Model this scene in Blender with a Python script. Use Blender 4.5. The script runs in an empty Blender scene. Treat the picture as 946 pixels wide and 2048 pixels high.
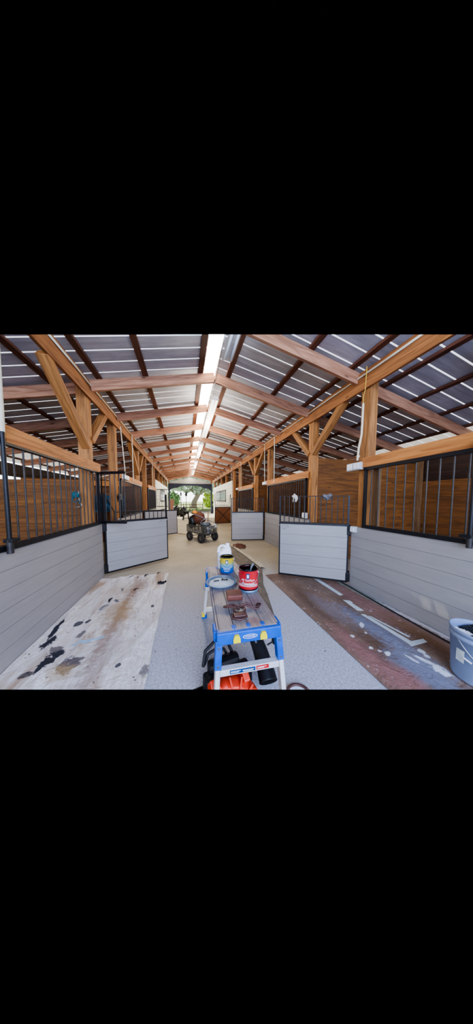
import bpy, bmesh, math, random
from mathutils import Vector, Matrix, Euler
from mathutils import noise as mnoise
random.seed(7)
PI = math.pi
SC = bpy.context.scene
COL = SC.collection
V = Vector

# ------------------------------------------------------------------ colours and materials
def srgb(r, g, b):
    f = lambda c: (c/255/12.92) if c/255 <= .04045 else ((c/255+.055)/1.055)**2.4
    return (f(r), f(g), f(b), 1)

class NT:
    def __init__(s, name):
        s.m = bpy.data.materials.new(name); s.m.use_nodes = True
        s.n = s.m.node_tree.nodes; s.l = s.m.node_tree.links
        s.b = s.n['Principled BSDF']; s.tc = None
    def node(s, t, **k):
        n = s.n.new(t)
        for a, v in k.items(): setattr(n, a, v)
        return n
    def link(s, a, b): s.l.new(a, b)
    def coords(s, scale=(1, 1, 1), rand=True, rot=(0, 0, 0)):
        tc = s.node('ShaderNodeTexCoord'); mp = s.node('ShaderNodeMapping')
        mp.inputs['Scale'].default_value = scale; mp.inputs['Rotation'].default_value = rot
        s.link(tc.outputs['Object'], mp.inputs['Vector'])
        if rand:
            oi = s.node('ShaderNodeObjectInfo'); mu = s.node('ShaderNodeMath', operation='MULTIPLY')
            mu.inputs[1].default_value = 53.0
            s.link(oi.outputs['Random'], mu.inputs[0]); s.link(mu.outputs[0], mp.inputs['Location'])
        return mp.outputs['Vector']
    def noise(s, vec, scale, detail=3, rough=.55, dist=0.):
        n = s.node('ShaderNodeTexNoise'); n.inputs['Scale'].default_value = scale
        n.inputs['Detail'].default_value = detail; n.inputs['Roughness'].default_value = rough
        n.inputs['Distortion'].default_value = dist
        if vec is not None: s.link(vec, n.inputs['Vector'])
        return n.outputs['Fac']
    def ramp(s, fac, stops, mode='LINEAR'):
        r = s.node('ShaderNodeValToRGB'); e = r.color_ramp.elements; r.color_ramp.interpolation = mode
        while len(e) < len(stops): e.new(.5)
        for el, (p, c) in zip(e, stops):
            el.position = p; el.color = c if len(c) == 4 else (*c, 1)
        s.link(fac, r.inputs['Fac']); return r.outputs['Color']
    def mix(s, fac, a, b, mode='MIX'):
        n = s.node('ShaderNodeMix', data_type='RGBA', blend_type=mode)
        for sock, v in ((n.inputs[0], fac), (n.inputs[6], a), (n.inputs[7], b)):
            if hasattr(v, 'links'): s.link(v, sock)
            else: sock.default_value = v
        return n.outputs[2]
    def bump(s, h, strength=.3, dist=.01):
        n = s.node('ShaderNodeBump'); n.inputs['Strength'].default_value = strength
        n.inputs['Distance'].default_value = dist
        s.link(h, n.inputs['Height']); s.link(n.outputs[0], s.b.inputs['Normal'])
    def set(s, col=None, rough=.6, metal=0., spec=None):
        if col is not None:
            if hasattr(col, 'links'): s.link(col, s.b.inputs['Base Color'])
            else: s.b.inputs['Base Color'].default_value = col
        s.b.inputs['Roughness'].default_value = rough; s.b.inputs['Metallic'].default_value = metal
        if spec is not None: s.b.inputs['Specular IOR Level'].default_value = spec
        return s.m

def plain(name, col, rough=.6, metal=0., var=.12, scale=18, bump=0.):
    t = NT(name); v = t.coords(rand=True); f = t.noise(v, scale, 4)
    dk = tuple(c*(1-var*2) for c in col[:3]); lt = tuple(min(1, c*(1+var)) for c in col[:3])
    c = t.ramp(f, [(.3, dk), (.65, lt)])
    if bump: t.bump(f, bump, .004)
    return t.set(c, rough, metal)

def wood(name, c1, c2, rough=.65, knots=True, var=.25):
    t = NT(name)
    v = t.coords((1.1, 16, 16)); g = t.noise(v, 1.6, 5, .6, 1.1)
    v2 = t.coords((.55, 5, 5)); w = t.noise(v2, 1.2, 2, .5, .6)
    rings = t.node('ShaderNodeMath', operation='PINGPONG'); rings.inputs[1].default_value = .12
    t.link(w, rings.inputs[0])
    col = t.ramp(g, [(.32, c1), (.66, c2)])
    col = t.mix(t.ramp(rings.outputs[0], [(.0, (.5, .5, .5)), (.05, (0, 0, 0))]), col, tuple(c*.55 for c in c1[:3])+(1,))
    if knots:
        v3 = t.coords((1.4, 5, 5)); k = t.node('ShaderNodeTexVoronoi'); k.inputs['Scale'].default_value = 1.3
        t.link(v3, k.inputs['Vector'])
        col = t.mix(t.ramp(k.outputs['Distance'], [(.03, (1, 1, 1)), (.1, (0, 0, 0))]), col, tuple(c*.3 for c in c1[:3])+(1,))
    oi = t.node('ShaderNodeObjectInfo'); hs = t.node('ShaderNodeHueSaturation')
    mr = t.node('ShaderNodeMapRange'); mr.inputs[3].default_value = 1-var; mr.inputs[4].default_value = 1+var*.6
    t.link(oi.outputs['Random'], mr.inputs[0]); t.link(mr.outputs[0], hs.inputs['Value']); t.link(col, hs.inputs['Color'])
    t.bump(g, .25, .004)
    return t.set(hs.outputs['Color'], rough)

M = {}
M['beam'] = wood('beam_wood', srgb(142, 88, 50), srgb(200, 136, 80))
M['header'] = wood('header_board_wood', srgb(176, 108, 54), srgb(222, 152, 86), var=.1)
M['rafter'] = wood('rafter_wood', srgb(156, 106, 78), srgb(204, 152, 118), var=.12)
M['purlin'] = wood('purlin_wood', srgb(84, 48, 34), srgb(122, 74, 52), knots=False)
M['post'] = wood('post_wood', srgb(136, 88, 46), srgb(196, 138, 80), var=.15)
M['graywood'] = wood('weathered_wood', srgb(104, 76, 48), srgb(146, 112, 76), var=.1)
M['plank'] = wood('stall_plank_wood', srgb(98, 60, 26), srgb(146, 94, 44), var=.12)
M['dark_plank'] = wood('dark_siding_wood', srgb(40, 24, 16), srgb(70, 42, 26))
M['brown_gate'] = wood('brown_gate_wood', srgb(92, 54, 26), srgb(130, 80, 44))
M['black'] = plain('black_steel', srgb(30, 30, 36), .45, .3)
M['bar'] = plain('bar_steel', srgb(66, 62, 62), .45, .4)
M['pvc'] = plain('conduit_plastic', srgb(225, 215, 190), .45, var=.05)
M['box'] = plain('outlet_box_grey', srgb(200, 202, 205), .4, var=.06)
M['yellow_cable'] = plain('yellow_cable', srgb(205, 165, 60), .5)
M['lamp_white'] = plain('fixture_white', srgb(226, 226, 224), .4, var=.04)

def painted_boards():
    t = NT('grey_painted_boards')
    v = t.coords((1.5, 20, 20)); g = t.noise(v, 2.0, 4)
    v2 = t.coords((1, 1, 1)); b = t.noise(v2, 2.2, 3)
    c = t.ramp(g, [(.3, srgb(156, 153, 153)), (.7, srgb(164, 161, 160))])
    c = t.mix(t.ramp(b, [(.45, (0, 0, 0)), (.75, (.35, .35, .35))]), c, srgb(172, 167, 162))
    t.bump(g, .05, .002)
    return t.set(c, .5)
M['boards'] = painted_boards()
M['seam'] = plain('seam_grey', srgb(118, 114, 114), .8)  # darker grey for board joints and scuff lines

def roof_mat():
    t = NT('corrugated_steel')
    v = t.coords((.6, 6, 1)); g = t.noise(v, 3, 4)
    v2 = t.coords((2, 2, 2)); h = t.noise(v2, 1.5, 3)
    c = t.ramp(g, [(.3, srgb(176, 178, 188)), (.7, srgb(216, 218, 226))])
    c = t.mix(t.ramp(h, [(.4, (0, 0, 0)), (.8, (.5, .5, .5))]), c, srgb(164, 166, 176))
    t.bump(g, .15, .004)
    return t.set(c, .5, .1)
M['roof'] = roof_mat()
t = NT('sheet_rib_glow'); M['rib'] = t.set(srgb(245, 245, 248), .5, 0.)
t.b.inputs['Emission Color'].default_value = (.9, .94, 1, 1); t.b.inputs['Emission Strength'].default_value = .35  # ribs glow faintly: daylight along the seams put into the material
t = NT('translucent_ridge_panel'); M['skylight'] = t.set(srgb(250, 246, 236), .5)
nz = t.noise(t.coords((1, .6, 1), False), 3, 3); rr = t.ramp(nz, [(.3, (1, .86, .66)), (.7, (1, .97, .9))])
t.link(rr, t.b.inputs['Emission Color']); t.b.inputs['Emission Strength'].default_value = 7.
t = NT('eave_bounce_glow'); M['eave'] = t.set(srgb(225, 220, 205), .5)
t.b.inputs['Emission Color'].default_value = (1, .95, .85, 1); t.b.inputs['Emission Strength'].default_value = .35  # plain outer roof sheet, glowing to imitate daylight bounced off the ground
t = NT('tube_glow'); M['tube'] = t.set((1, 1, 1, 1), .4)
t.b.inputs['Emission Color'].default_value = (1, .93, .8, 1); t.b.inputs['Emission Strength'].default_value = 1.5

def floor_mat():
    t = NT('speckled_concrete')
    v = t.coords((1, 1, 1), False)
    a = t.noise(v, 1.1, 5, .6); c = t.ramp(a, [(.3, srgb(170, 158, 132)), (.7, srgb(200, 188, 162))])
    f = t.noise(v, 60, 3, .7); c = t.mix(t.ramp(f, [(.35, (.35, .35, .35)), (.6, (0, 0, 0))]), c, srgb(110, 98, 80))
    vo = t.node('ShaderNodeTexVoronoi'); vo.inputs['Scale'].default_value = 38; t.link(v, vo.inputs['Vector'])
    gate = t.noise(v, 2.5, 2)
    sp = t.ramp(vo.outputs['Distance'], [(.10, (1, 1, 1)), (.17, (0, 0, 0))])
    sp = t.mix(1., sp, t.ramp(gate, [(.4, (0, 0, 0)), (.6, (.9, .9, .9))]), 'MULTIPLY')
    # nearer the open end: cool daylight tinted into the slab colour, plus white paint spray
    sx = t.node('ShaderNodeSeparateXYZ'); tc = t.node('ShaderNodeTexCoord'); t.link(tc.outputs['Object'], sx.inputs[0])
    near = t.ramp(sx.outputs['Y'], [(.0, (1, 1, 1)), (1., (0, 0, 0))])
    mr = t.node('ShaderNodeMapRange'); mr.inputs[1].default_value = 2.2; mr.inputs[2].default_value = 4.2
    mr.inputs[3].default_value = 1; mr.inputs[4].default_value = 0; t.link(sx.outputs['Y'], mr.inputs[0])
    c = t.mix(mr.outputs[0], c, t.mix(t.ramp(f, [(.3, (0, 0, 0)), (.7, (1, 1, 1))]), srgb(152, 154, 164), srgb(204, 206, 216)))
    c = t.mix(sp, c, srgb(232, 232, 236))
    vb = t.node('ShaderNodeTexVoronoi'); vb.inputs['Scale'].default_value = 7; t.link(v, vb.inputs['Vector'])
    db = t.ramp(vb.outputs['Distance'], [(.04, (.8, .8, .8)), (.07, (0, 0, 0))])
    c = t.mix(db, c, srgb(84, 74, 66))
    t.bump(f, .15, .003)
    return t.set(c, .75)
M['floor'] = floor_mat()

def blobs(t, c, lst, amp=1.1, nscale=20):
    v = t.coords((1, 1, 1), False); nz = t.noise(v, nscale, 4, .65)
    for (cx, cy, rx, ry, rot, col, edge, op) in lst:
        m = t.node('ShaderNodeMapping', vector_type='TEXTURE'); m.inputs['Location'].default_value = (cx, cy, 0)
        m.inputs['Rotation'].default_value = (0, 0, rot); m.inputs['Scale'].default_value = (rx, ry, 100); t.link(v, m.inputs['Vector'])
        ln = t.node('ShaderNodeVectorMath', operation='LENGTH'); t.link(m.outputs[0], ln.inputs[0])
        ma = t.node('ShaderNodeMath', operation='MULTIPLY_ADD'); ma.inputs[1].default_value = amp*2; t.link(nz, ma.inputs[0]); t.link(ln.outputs['Value'], ma.inputs[2])
        f = t.ramp(ma.outputs[0], [(0, (op,)*3), (1, (0, 0, 0))])
        mr = t.node('ShaderNodeMapRange'); mr.inputs[1].default_value = 1+amp-edge; mr.inputs[2].default_value = 1+amp+edge
        mr.inputs[3].default_value = op; mr.inputs[4].default_value = 0; t.link(ma.outputs[0], mr.inputs[0])
        c = t.mix(mr.outputs[0], c, col)
    return c

BK_, BR_, TN_, GY_, LB_ = srgb(44, 44, 56), srgb(150, 118, 96), srgb(186, 158, 112), srgb(112, 104, 104), srgb(165, 200, 226)
CANVAS_SPOTS = [(-.76, 2.45, .055, .75, -.02, BR_, .5, .8), (-.72, 3.2, .12, .28, -.1, BR_, .5, .7), (-.80, 2.55, .16, .28, .2, srgb(176, 146, 104), .5, .7), (-.98, 3.15, .16, .18, 0, TN_, .5, .4),
    (-.70, 1.75, .10, .4, 0, srgb(178, 160, 156), .5, .5),
    (-1.12, 1.86, .045, .085, -.3, BK_, .12, 1), (-1.10, 1.96, .06, .05, -.5, BK_, .12, 1), (-1.26, 2.14, .05, .07, -.2, BK_, .12, 1), (-1.31, 2.34, .03, .16, .1, BK_, .12, 1),
    (-1.14, 2.03, .05, .04, 0, GY_, .15, .9), (-1.14, 2.41, .04, .05, .3, BK_, .12, .9), (-1.05, 2.42, .03, .03, 0, BK_, .12, .9), (-1.02, 2.2, .035, .05, 0, GY_, .15, .9),
    (-.93, 1.80, .07, .09, -.4, srgb(98, 88, 92), .15, .95), (-.95, 1.73, .09, .07, 0, TN_, .4, .6), (-.92, 2.08, .14, .025, .25, LB_, .2, .9),
    (-.40, 3.28, .06, .05, 0, GY_, .15, .9), (-.33, 1.6, .03, .06, 0, GY_, .2, .8), (-.42, 2.58, .02, .03, 0, BK_, .15, .9), (-.54, 1.68, .02, .02, 0, BK_, .15, .9), (-1.2, 1.78, .05, .03, .2, BK_, .15, .8)]
WH_, RD_, BL2, DB_ = srgb(222, 226, 234), srgb(158, 112, 106), srgb(132, 138, 160), srgb(96, 72, 54)
PAPER_SPOTS = [(1.62, 2.3, .10, .75, 0, DB_, .5, .6), (1.72, 1.3, .08, .5, .05, DB_, .5, .7), (1.9, 1.5, .10, .45, .1, BL2, .5, .8), (1.80, 1.05, .16, .22, .1, BL2, .4, .85), (1.70, 2.0, .09, .35, 0, srgb(140, 132, 140), .5, .6),
    (1.50, 1.25, .10, .40, 0, RD_, .5, .75), (2.25, 1.9, .14, .7, 0, RD_, .5, .55), (1.6, 1.02, .09, .12, .1, RD_, .4, .8), (2.25, 1.35, .08, .3, 0, srgb(128, 96, 60), .5, .7), (2.43, 2.2, .05, .7, 0, srgb(146, 160, 146), .4, .7), (2.46, 1.5, .04, .4, 0, srgb(214, 206, 206), .3, .8),
    (1.93, .99, .035, .05, .2, WH_, .15, 1), (2.01, 1.18, .03, .025, 0, WH_, .15, 1), (1.70, 1.24, .035, .018, .3, WH_, .15, 1), (1.82, 1.61, .05, .02, .7, WH_, .15, .9), (1.58, 1.50, .02, .02, 0, WH_, .15, 1), (1.93, 1.09, .02, .09, .5, WH_, .15, .9),
    (1.99, 1.13, .02, .02, 0, WH_, .15, 1), (1.84, 1.14, .012, .05, .2, WH_, .15, .9), (1.62, 1.33, .02, .015, 0, WH_, .15, 1), (1.66, 1.28, .015, .015, 0, WH_, .15, 1), (1.75, 1.5, .012, .012, 0, WH_, .15, 1)]
def cloth_mat(name, base, base2, streak, spot, seed, spot2, light_spots=False, blob_list=None):
    t = NT(name)
    v = t.coords((1, 1, 1), False)
    mp = t.node('ShaderNodeMapping'); mp.inputs['Location'].default_value = (seed, seed*2, 0); t.link(v, mp.inputs['Vector'])
    v = mp.outputs['Vector']
    c = t.ramp(t.noise(v, 3, 4), [(.3, base), (.7, base2)])
    m4 = t.node('ShaderNodeMapping'); m4.inputs['Scale'].default_value = (22, 2.5, 1); m4.inputs['Rotation'].default_value = (0, 0, .06); t.link(v, m4.inputs['Vector'])
    c = t.mix(t.ramp(t.noise(m4.outputs['Vector'], 2, 4, .7), [(.38, (.34, .34, .34)), (.58, (0, 0, 0))]), c, streak)
    m2 = t.node('ShaderNodeMapping'); m2.inputs['Scale'].default_value = (3.2, .6, 1); m2.inputs['Rotation'].default_value = (0, 0, .12)
    t.link(v, m2.inputs['Vector'])
    s = t.noise(m2.outputs['Vector'], 1.5, 4, .6, .3)
    c = t.mix(t.ramp(s, [(.53, (0, 0, 0)), (.66, (.85, .85, .85))]), c, streak)
    k = t.noise(v, 7, 5, .65, .6)
    c = t.mix(t.ramp(k, [(.665, (0, 0, 0)), (.69, (.9, .9, .9))]), c, spot)
    k2 = t.noise(v, 2.7, 4, .7, .8)
    c = t.mix(t.ramp(k2, [(.66, (0, 0, 0)), (.72, (.8, .8, .8))]), c, spot2)
    vo = t.node('ShaderNodeTexVoronoi'); vo.inputs['Scale'].default_value = 26; t.link(v, vo.inputs['Vector'])
    g = t.noise(v, 30, 2)
    sp = t.mix(1., t.ramp(vo.outputs['Distance'], [(.15, (1, 1, 1)), (.24, (0, 0, 0))]), t.ramp(t.noise(v, 6, 4, .7), [(.54, (0, 0, 0)), (.6, (1, 1, 1))]), 'MULTIPLY')
    c = t.mix(sp, c, srgb(235, 235, 240) if light_spots else srgb(60, 55, 60))
    if blob_list: c = blobs(t, c, blob_list)
    t.bump(t.noise(v, 11, 5, .65, 1.2), .8, .03)
    return t.set(c, .85)
M['canvas'] = cloth_mat('canvas_drop_cloth', srgb(226, 222, 220), srgb(246, 244, 244), srgb(176, 146, 118), srgb(56, 54, 64), 3.1, srgb(150, 134, 120), blob_list=CANVAS_SPOTS)
M['kraft'] = cloth_mat('brown_floor_paper', srgb(122, 98, 82), srgb(152, 128, 110), srgb(104, 84, 74), srgb(196, 186, 190), 8.2, srgb(150, 152, 172), True, blob_list=PAPER_SPOTS)
M['runner'] = cloth_mat('stained_runner', srgb(112, 102, 88), srgb(140, 128, 108), srgb(88, 82, 74), srgb(46, 44, 46), 1.7, srgb(184, 172, 150), True)
M['liner'] = plain('cloth_border', srgb(196, 186, 160), .85, bump=.4)

def board_paint(name, c, rough=.5, metal=0., **k): return plain(name, c, rough, metal, **k)
M['white_siding'] = plain('white_siding', srgb(238, 238, 226), .6, var=.04, scale=4)
M['navy'] = plain('navy_trim', srgb(44, 50, 72), .5)
M['glass'] = plain('window_glass', srgb(150, 180, 175), .15, 0.)
M['alu'] = plain('brushed_aluminium', srgb(226, 224, 224), .4, .15, var=.05, scale=40)
def deck_mat():
    t = NT('paint_stained_deck')
    v = t.coords((1, 1, 1), False)
    w = t.node('ShaderNodeTexWave'); w.bands_direction = 'X'; w.inputs['Scale'].default_value = 34; w.inputs['Distortion'].default_value = .1
    t.link(v, w.inputs['Vector'])
    c = t.ramp(w.outputs['Fac'], [(.2, srgb(150, 140, 138)), (.8, srgb(206, 196, 190))])
    n = t.noise(v, 5, 4); c = t.mix(t.ramp(n, [(.5, (0, 0, 0)), (.66, (.55, .55, .55))]), c, srgb(140, 90, 92))
    n2 = t.noise(v, 3.3, 4, .6, .5); c = t.mix(t.ramp(n2, [(.54, (0, 0, 0)), (.64, (.6, .6, .6))]), c, srgb(96, 112, 140))
    t.bump(w.outputs['Fac'], .5, .003)
    return t.set(c, .5, .3)
M['deck'] = deck_mat()
M['blue'] = plain('blue_plastic', srgb(24, 92, 190), .4, var=.08)
M['yellow'] = plain('yellow_plastic', srgb(245, 225, 40), .4, var=.05)
M['white'] = plain('white_plastic', srgb(240, 242, 248), .4, var=.04)
M['red'] = plain('red_label', srgb(214, 44, 52), .4, var=.12, scale=8)
M['redorange'] = plain('red_orange_plastic', srgb(226, 72, 46), .4, var=.1)
M['rubber'] = plain('black_rubber', srgb(24, 24, 30), .55, var=.2)
M['wetblack'] = plain('black_paint', srgb(10, 10, 14), .15)
M['tinblue'] = plain('tin_blue_grey', srgb(120, 140, 170), .35, .4)
M['tin'] = plain('bare_tin', srgb(190, 190, 195), .3, .8)
M['brownrubber'] = plain('brown_stained_sponge', srgb(112, 62, 50), .6, bump=.5)
M['brownmetal'] = plain('paint_covered_metal', srgb(92, 62, 60), .4, .3, bump=.3)
M['stickerblue'] = plain('sticker_blue', srgb(20, 70, 130), .4)
M['sticker_red'] = plain('sticker_red', srgb(205, 40, 45), .4)
M['pail'] = plain('pail_blue_grey', srgb(140, 156, 190), .45, var=.08, scale=5)
M['greybag'] = plain('grey_metal_bucket', srgb(110, 114, 118), .5, .4, bump=.5)
M['cart'] = plain('cart_grey_steel', srgb(104, 102, 94), .55, .3)
M['tyre'] = plain('tyre_rubber', srgb(52, 48, 46), .9)
M['orange'] = plain('orange_plastic', srgb(225, 140, 30), .5)
M['rust'] = plain('rusty_brown_canvas', srgb(110, 66, 46), .8, bump=.6)
M['darkbag'] = plain('black_bag', srgb(22, 22, 22), .4, bump=.6)
M['teal'] = plain('teal_rope', srgb(40, 110, 130), .7)
M['tape'] = plain('pale_tape', srgb(206, 218, 224), .6, var=.06)
M['tarpblue'] = plain('blue_tarp', srgb(28, 84, 120), .5, var=.3, scale=9, bump=.4)
M['rag'] = plain('white_rag', srgb(214, 206, 190), .9, bump=.6)
M['ragdark'] = plain('grey_rag', srgb(120, 118, 122), .9, bump=.6)
M['yard'] = plain('yard_gravel', srgb(206, 198, 180), .9, scale=2)
M['grass'] = plain('lawn_grass', srgb(176, 206, 120), .9, scale=3)
M['bark'] = plain('oak_bark', srgb(150, 138, 128), .9, bump=.6)
M['leaf'] = plain('oak_leaves', srgb(206, 220, 206), .7, scale=3, var=.3)
M['leaf2'] = plain('bright_leaves', srgb(206, 226, 110), .7, scale=3, var=.3)
M['shrub'] = plain('shrub_leaves', srgb(160, 196, 140), .7, scale=3, var=.3)
M['carblue'] = plain('car_paint_blue', srgb(110, 140, 180), .3)
M['brick'] = plain('brick_red_wall', srgb(170, 120, 100), .8)
def yellow_can_mat():
    t = NT('yellow_to_blue_label')
    tc = t.node('ShaderNodeTexCoord'); sx = t.node('ShaderNodeSeparateXYZ'); t.link(tc.outputs['Object'], sx.inputs[0])
    mr = t.node('ShaderNodeMapRange'); mr.inputs[1].default_value = 0; mr.inputs[2].default_value = .17
    t.link(sx.outputs['Z'], mr.inputs[0])
    c = t.ramp(mr.outputs[0], [(0, srgb(20, 80, 180)), (.3, srgb(30, 120, 205)), (.5, srgb(120, 185, 200)), (.66, srgb(220, 205, 80)), (.95, srgb(240, 205, 40))])
    return t.set(c, .35)
M['yellowcan'] = yellow_can_mat()

# ------------------------------------------------------------------ mesh builder
class MB:
    def __init__(s): s.v = []; s.f = []; s.mi = []; s.sm = []
    def add(s, vs, fs, mi=0, smooth=False, mat=None):
        o = len(s.v)
        s.v += [tuple(mat @ V(p)) if mat is not None else tuple(p) for p in vs]
        for f in fs: s.f.append([i+o for i in f]); s.mi.append(mi); s.sm.append(smooth)
        return s
    def box(s, a, b, mi=0, mat=None, ch=0.):
        x0, y0, z0 = a; x1, y1, z1 = b
        if ch:
            bm = bmesh.new(); bmesh.ops.create_cube(bm, size=1)
            for q in bm.verts: q.co = V(((x0+x1)/2+q.co.x*(x1-x0), (y0+y1)/2+q.co.y*(y1-y0), (z0+z1)/2+q.co.z*(z1-z0)))
            bmesh.ops.bevel(bm, geom=bm.edges[:], offset=ch, segments=2, profile=.6, affect='EDGES')
            bm.verts.index_update()
            s.add([q.co[:] for q in bm.verts], [[q.index for q in f.verts] for f in bm.faces], mi, False, mat); bm.free(); return s
        vs = [(x0, y0, z0), (x1, y0, z0), (x1, y1, z0), (x0, y1, z0), (x0, y0, z1), (x1, y0, z1), (x1, y1, z1), (x0, y1, z1)]
        fs = [(0, 3, 2, 1), (4, 5, 6, 7), (0, 1, 5, 4), (1, 2, 6, 5), (2, 3, 7, 6), (3, 0, 4, 7)]
        return s.add(vs, fs, mi, False, mat)
    def tube(s, path, r, n=10, mi=0, caps=True, closed=False, mat=None):
        P = [V(p) for p in path]; rs = r if isinstance(r, (list, tuple)) else [r]*len(P)
        vs = []; fs = []; up = V((0, 0, 1)); prev = None
        for i, p in enumerate(P):
            if closed: d = P[(i+1) % len(P)]-P[i-1]
            else: d = P[min(i+1, len(P)-1)]-P[max(i-1, 0)]
            d.normalize()
            if prev is None: a = d.cross(up if abs(d.z) < .95 else V((1, 0, 0))).normalized()
            else:
                a = prev-d*prev.dot(d)
                a = a.normalized() if a.length > 1e-6 else d.orthogonal().normalized()
            prev = a; b = d.cross(a)
            for k in range(n):
                t = 2*PI*k/n; vs.append(p+(a*math.cos(t)+b*math.sin(t))*rs[i])
        m = len(P)
        for i in range(m if closed else m-1):
            j = (i+1) % m
            for k in range(n):
                q = (k+1) % n; fs.append((i*n+k, i*n+q, j*n+q, j*n+k))
        s.add(vs, fs, mi, True, mat)
        if caps and not closed: s.add(vs[:n], [tuple(range(n))[::-1]], mi, False, mat); s.add(vs[-n:], [tuple(range(n))], mi, False, mat)
        return s
    def lathe(s, prof, n=32, mi=0, mat=None, smooth=True, close=False):
        vs = []; fs = []
        for r, z in prof:
            for k in range(n): t = 2*PI*k/n; vs.append((r*math.cos(t), r*math.sin(t), z))
        for i in range(len(prof)-1):
            for k in range(n):
                q = (k+1) % n; fs.append((i*n+k, i*n+q, (i+1)*n+q, (i+1)*n+k))
        return s.add(vs, fs, mi, smooth, mat)
    def disc(s, r, z, n=32, mi=0, mat=None): return s.add([(r*math.cos(2*PI*k/n), r*math.sin(2*PI*k/n), z) for k in range(n)], [tuple(range(n))], mi, False, mat)
    def ball(s, c, r, n=12, mi=0, mat=None, wob=0., seed=0):
        rx, ry, rz = r if isinstance(r, (tuple, list)) else (r, r, r); vs = []; fs = []; m = n//2+2
        for i in range(m+1):
            ph = PI*i/m
            for k in range(n):
                t = 2*PI*k/n; d = V((math.sin(ph)*math.cos(t), math.sin(ph)*math.sin(t), math.cos(ph)))
                w = 1+wob*mnoise.noise(d*2.3+V((seed, seed*.7, 0)))+wob*.5*mnoise.noise(d*5+V((0, seed, seed)))
                vs.append((c[0]+d.x*rx*w, c[1]+d.y*ry*w, c[2]+d.z*rz*w))
        for i in range(m):
            for k in range(n):
                q = (k+1) % n; fs.append((i*n+k, (i+1)*n+k, (i+1)*n+q, i*n+q))
        return s.add(vs, fs, mi, True, mat)
    def prism(s, pts, y0, y1, mi=0, mat=None):
        n = len(pts); vs = [(x, y0, z) for x, z in pts]+[(x, y1, z) for x, z in pts]
        fs = [tuple(range(n)), tuple(range(2*n-1, n-1, -1))]+[(i, i+n, (i+1) % n+n, (i+1) % n) for i in range(n)]
        return s.add(vs, fs, mi, False, mat)
    def build(s, name, mats, parent=None):
        me = bpy.data.meshes.new(name); me.from_pydata(s.v, [], s.f)
        for m in (mats if isinstance(mats, (list, tuple)) else [mats]): me.materials.append(m)
        me.polygons.foreach_set('material_index', s.mi); me.polygons.foreach_set('use_smooth', s.sm); me.update()
        o = bpy.data.objects.new(name, me); COL.objects.link(o)
        if parent is not None: o.parent = parent
        return o

def tag(o, label=None, cat=None, group=None, kind=None):
    if label: o['label'] = label
    if cat: o['category'] = cat
    if group: o['group'] = group
    if kind: o['kind'] = kind
    return o
def empty(name, label, cat, loc=(0, 0, 0), rz=0, group=None):
    o = bpy.data.objects.new(name, None); COL.objects.link(o); o.location = loc; o.rotation_euler = (0, 0, rz)
    o.empty_display_size = .1
    return tag(o, label, cat, group)
def struct(name, mb, mats, label=None):
    o = mb.build(name, mats); return tag(o, label, name.split('_')[0], kind='structure')
def frame(p0, p1, up=(0, 0, 1)):
    d = (V(p1)-V(p0)); L = d.length; x = d.normalized(); u = V(up)
    if abs(x.dot(u)) > .98: u = V((0, 1, 0))
    y = u.cross(x).normalized(); z = x.cross(y)
    m = Matrix((x, y, z)).transposed().to_4x4(); m.translation = V(p0); return m, L
def timber(name, p0, p1, w, h, mat, label, cat, group=None, parent=None, up=(0, 0, 1)):
    m, L = frame(p0, p1, up); mb = MB(); mb.box((0, -w/2, -h/2), (L, w/2, h/2), ch=min(.004, w*.1))
    o = mb.build(name, mat, parent); o.matrix_basis = m
    return tag(o, label, cat, group)
def ordw(i): return ['first', 'second', 'third', 'fourth', 'fifth', 'sixth', 'seventh', 'eighth', 'ninth', 'tenth', 'eleventh', 'twelfth', 'thirteenth', 'fourteenth', 'fifteenth', 'sixteenth'][i]
def text_geo(body, size=1.):
    c = bpy.data.curves.new('lettering_source', 'FONT'); c.body = body; c.size = size; c.align_x = 'CENTER'; c.align_y = 'CENTER'
    c.resolution_u = 3
    o = bpy.data.objects.new('lettering_source', c); COL.objects.link(o); bpy.context.view_layer.update()
    me = bpy.data.meshes.new_from_object(o.evaluated_get(bpy.context.evaluated_depsgraph_get()))
    vs = [tuple(v.co) for v in me.vertices]; fs = [tuple(p.vertices) for p in me.polygons]
    bpy.data.objects.remove(o); bpy.data.curves.remove(c); bpy.data.meshes.remove(me)
    return vs, fs

# ------------------------------------------------------------------ key dimensions (metres; aisle runs along +Y)
XL, XR, XC = -1.40, 2.50, .55          # faces of the two stall fronts, ridge line
BL, BR = -4.57, 5.67                   # outer walls
SL = .215
def rz(x): return 3.64-SL*abs(x-XC)    # top of rafters
YEND = 19.5

# ------------------------------------------------------------------ setting
mb = MB()
nx, ny = 6, 12
mb.box((BL-.3, .2, -.08), (BR+.3, YEND+.3, 0))
struct('floor', mb, M['floor'], 'speckled concrete slab running the length of the barn aisle')
mb = MB(); mb.box((-40, YEND+.3, -.1), (45, YEND+6, -.01)); struct('ground', mb, M['yard'], 'pale gravel yard outside the far doorway')
mb = MB(); mb.box((-40, YEND+6, -.1), (45, 160, -.005)); tag(mb.build('lawn', M['grass']), 'green lawn beyond the gravel yard', 'lawn', kind='structure')

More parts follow.
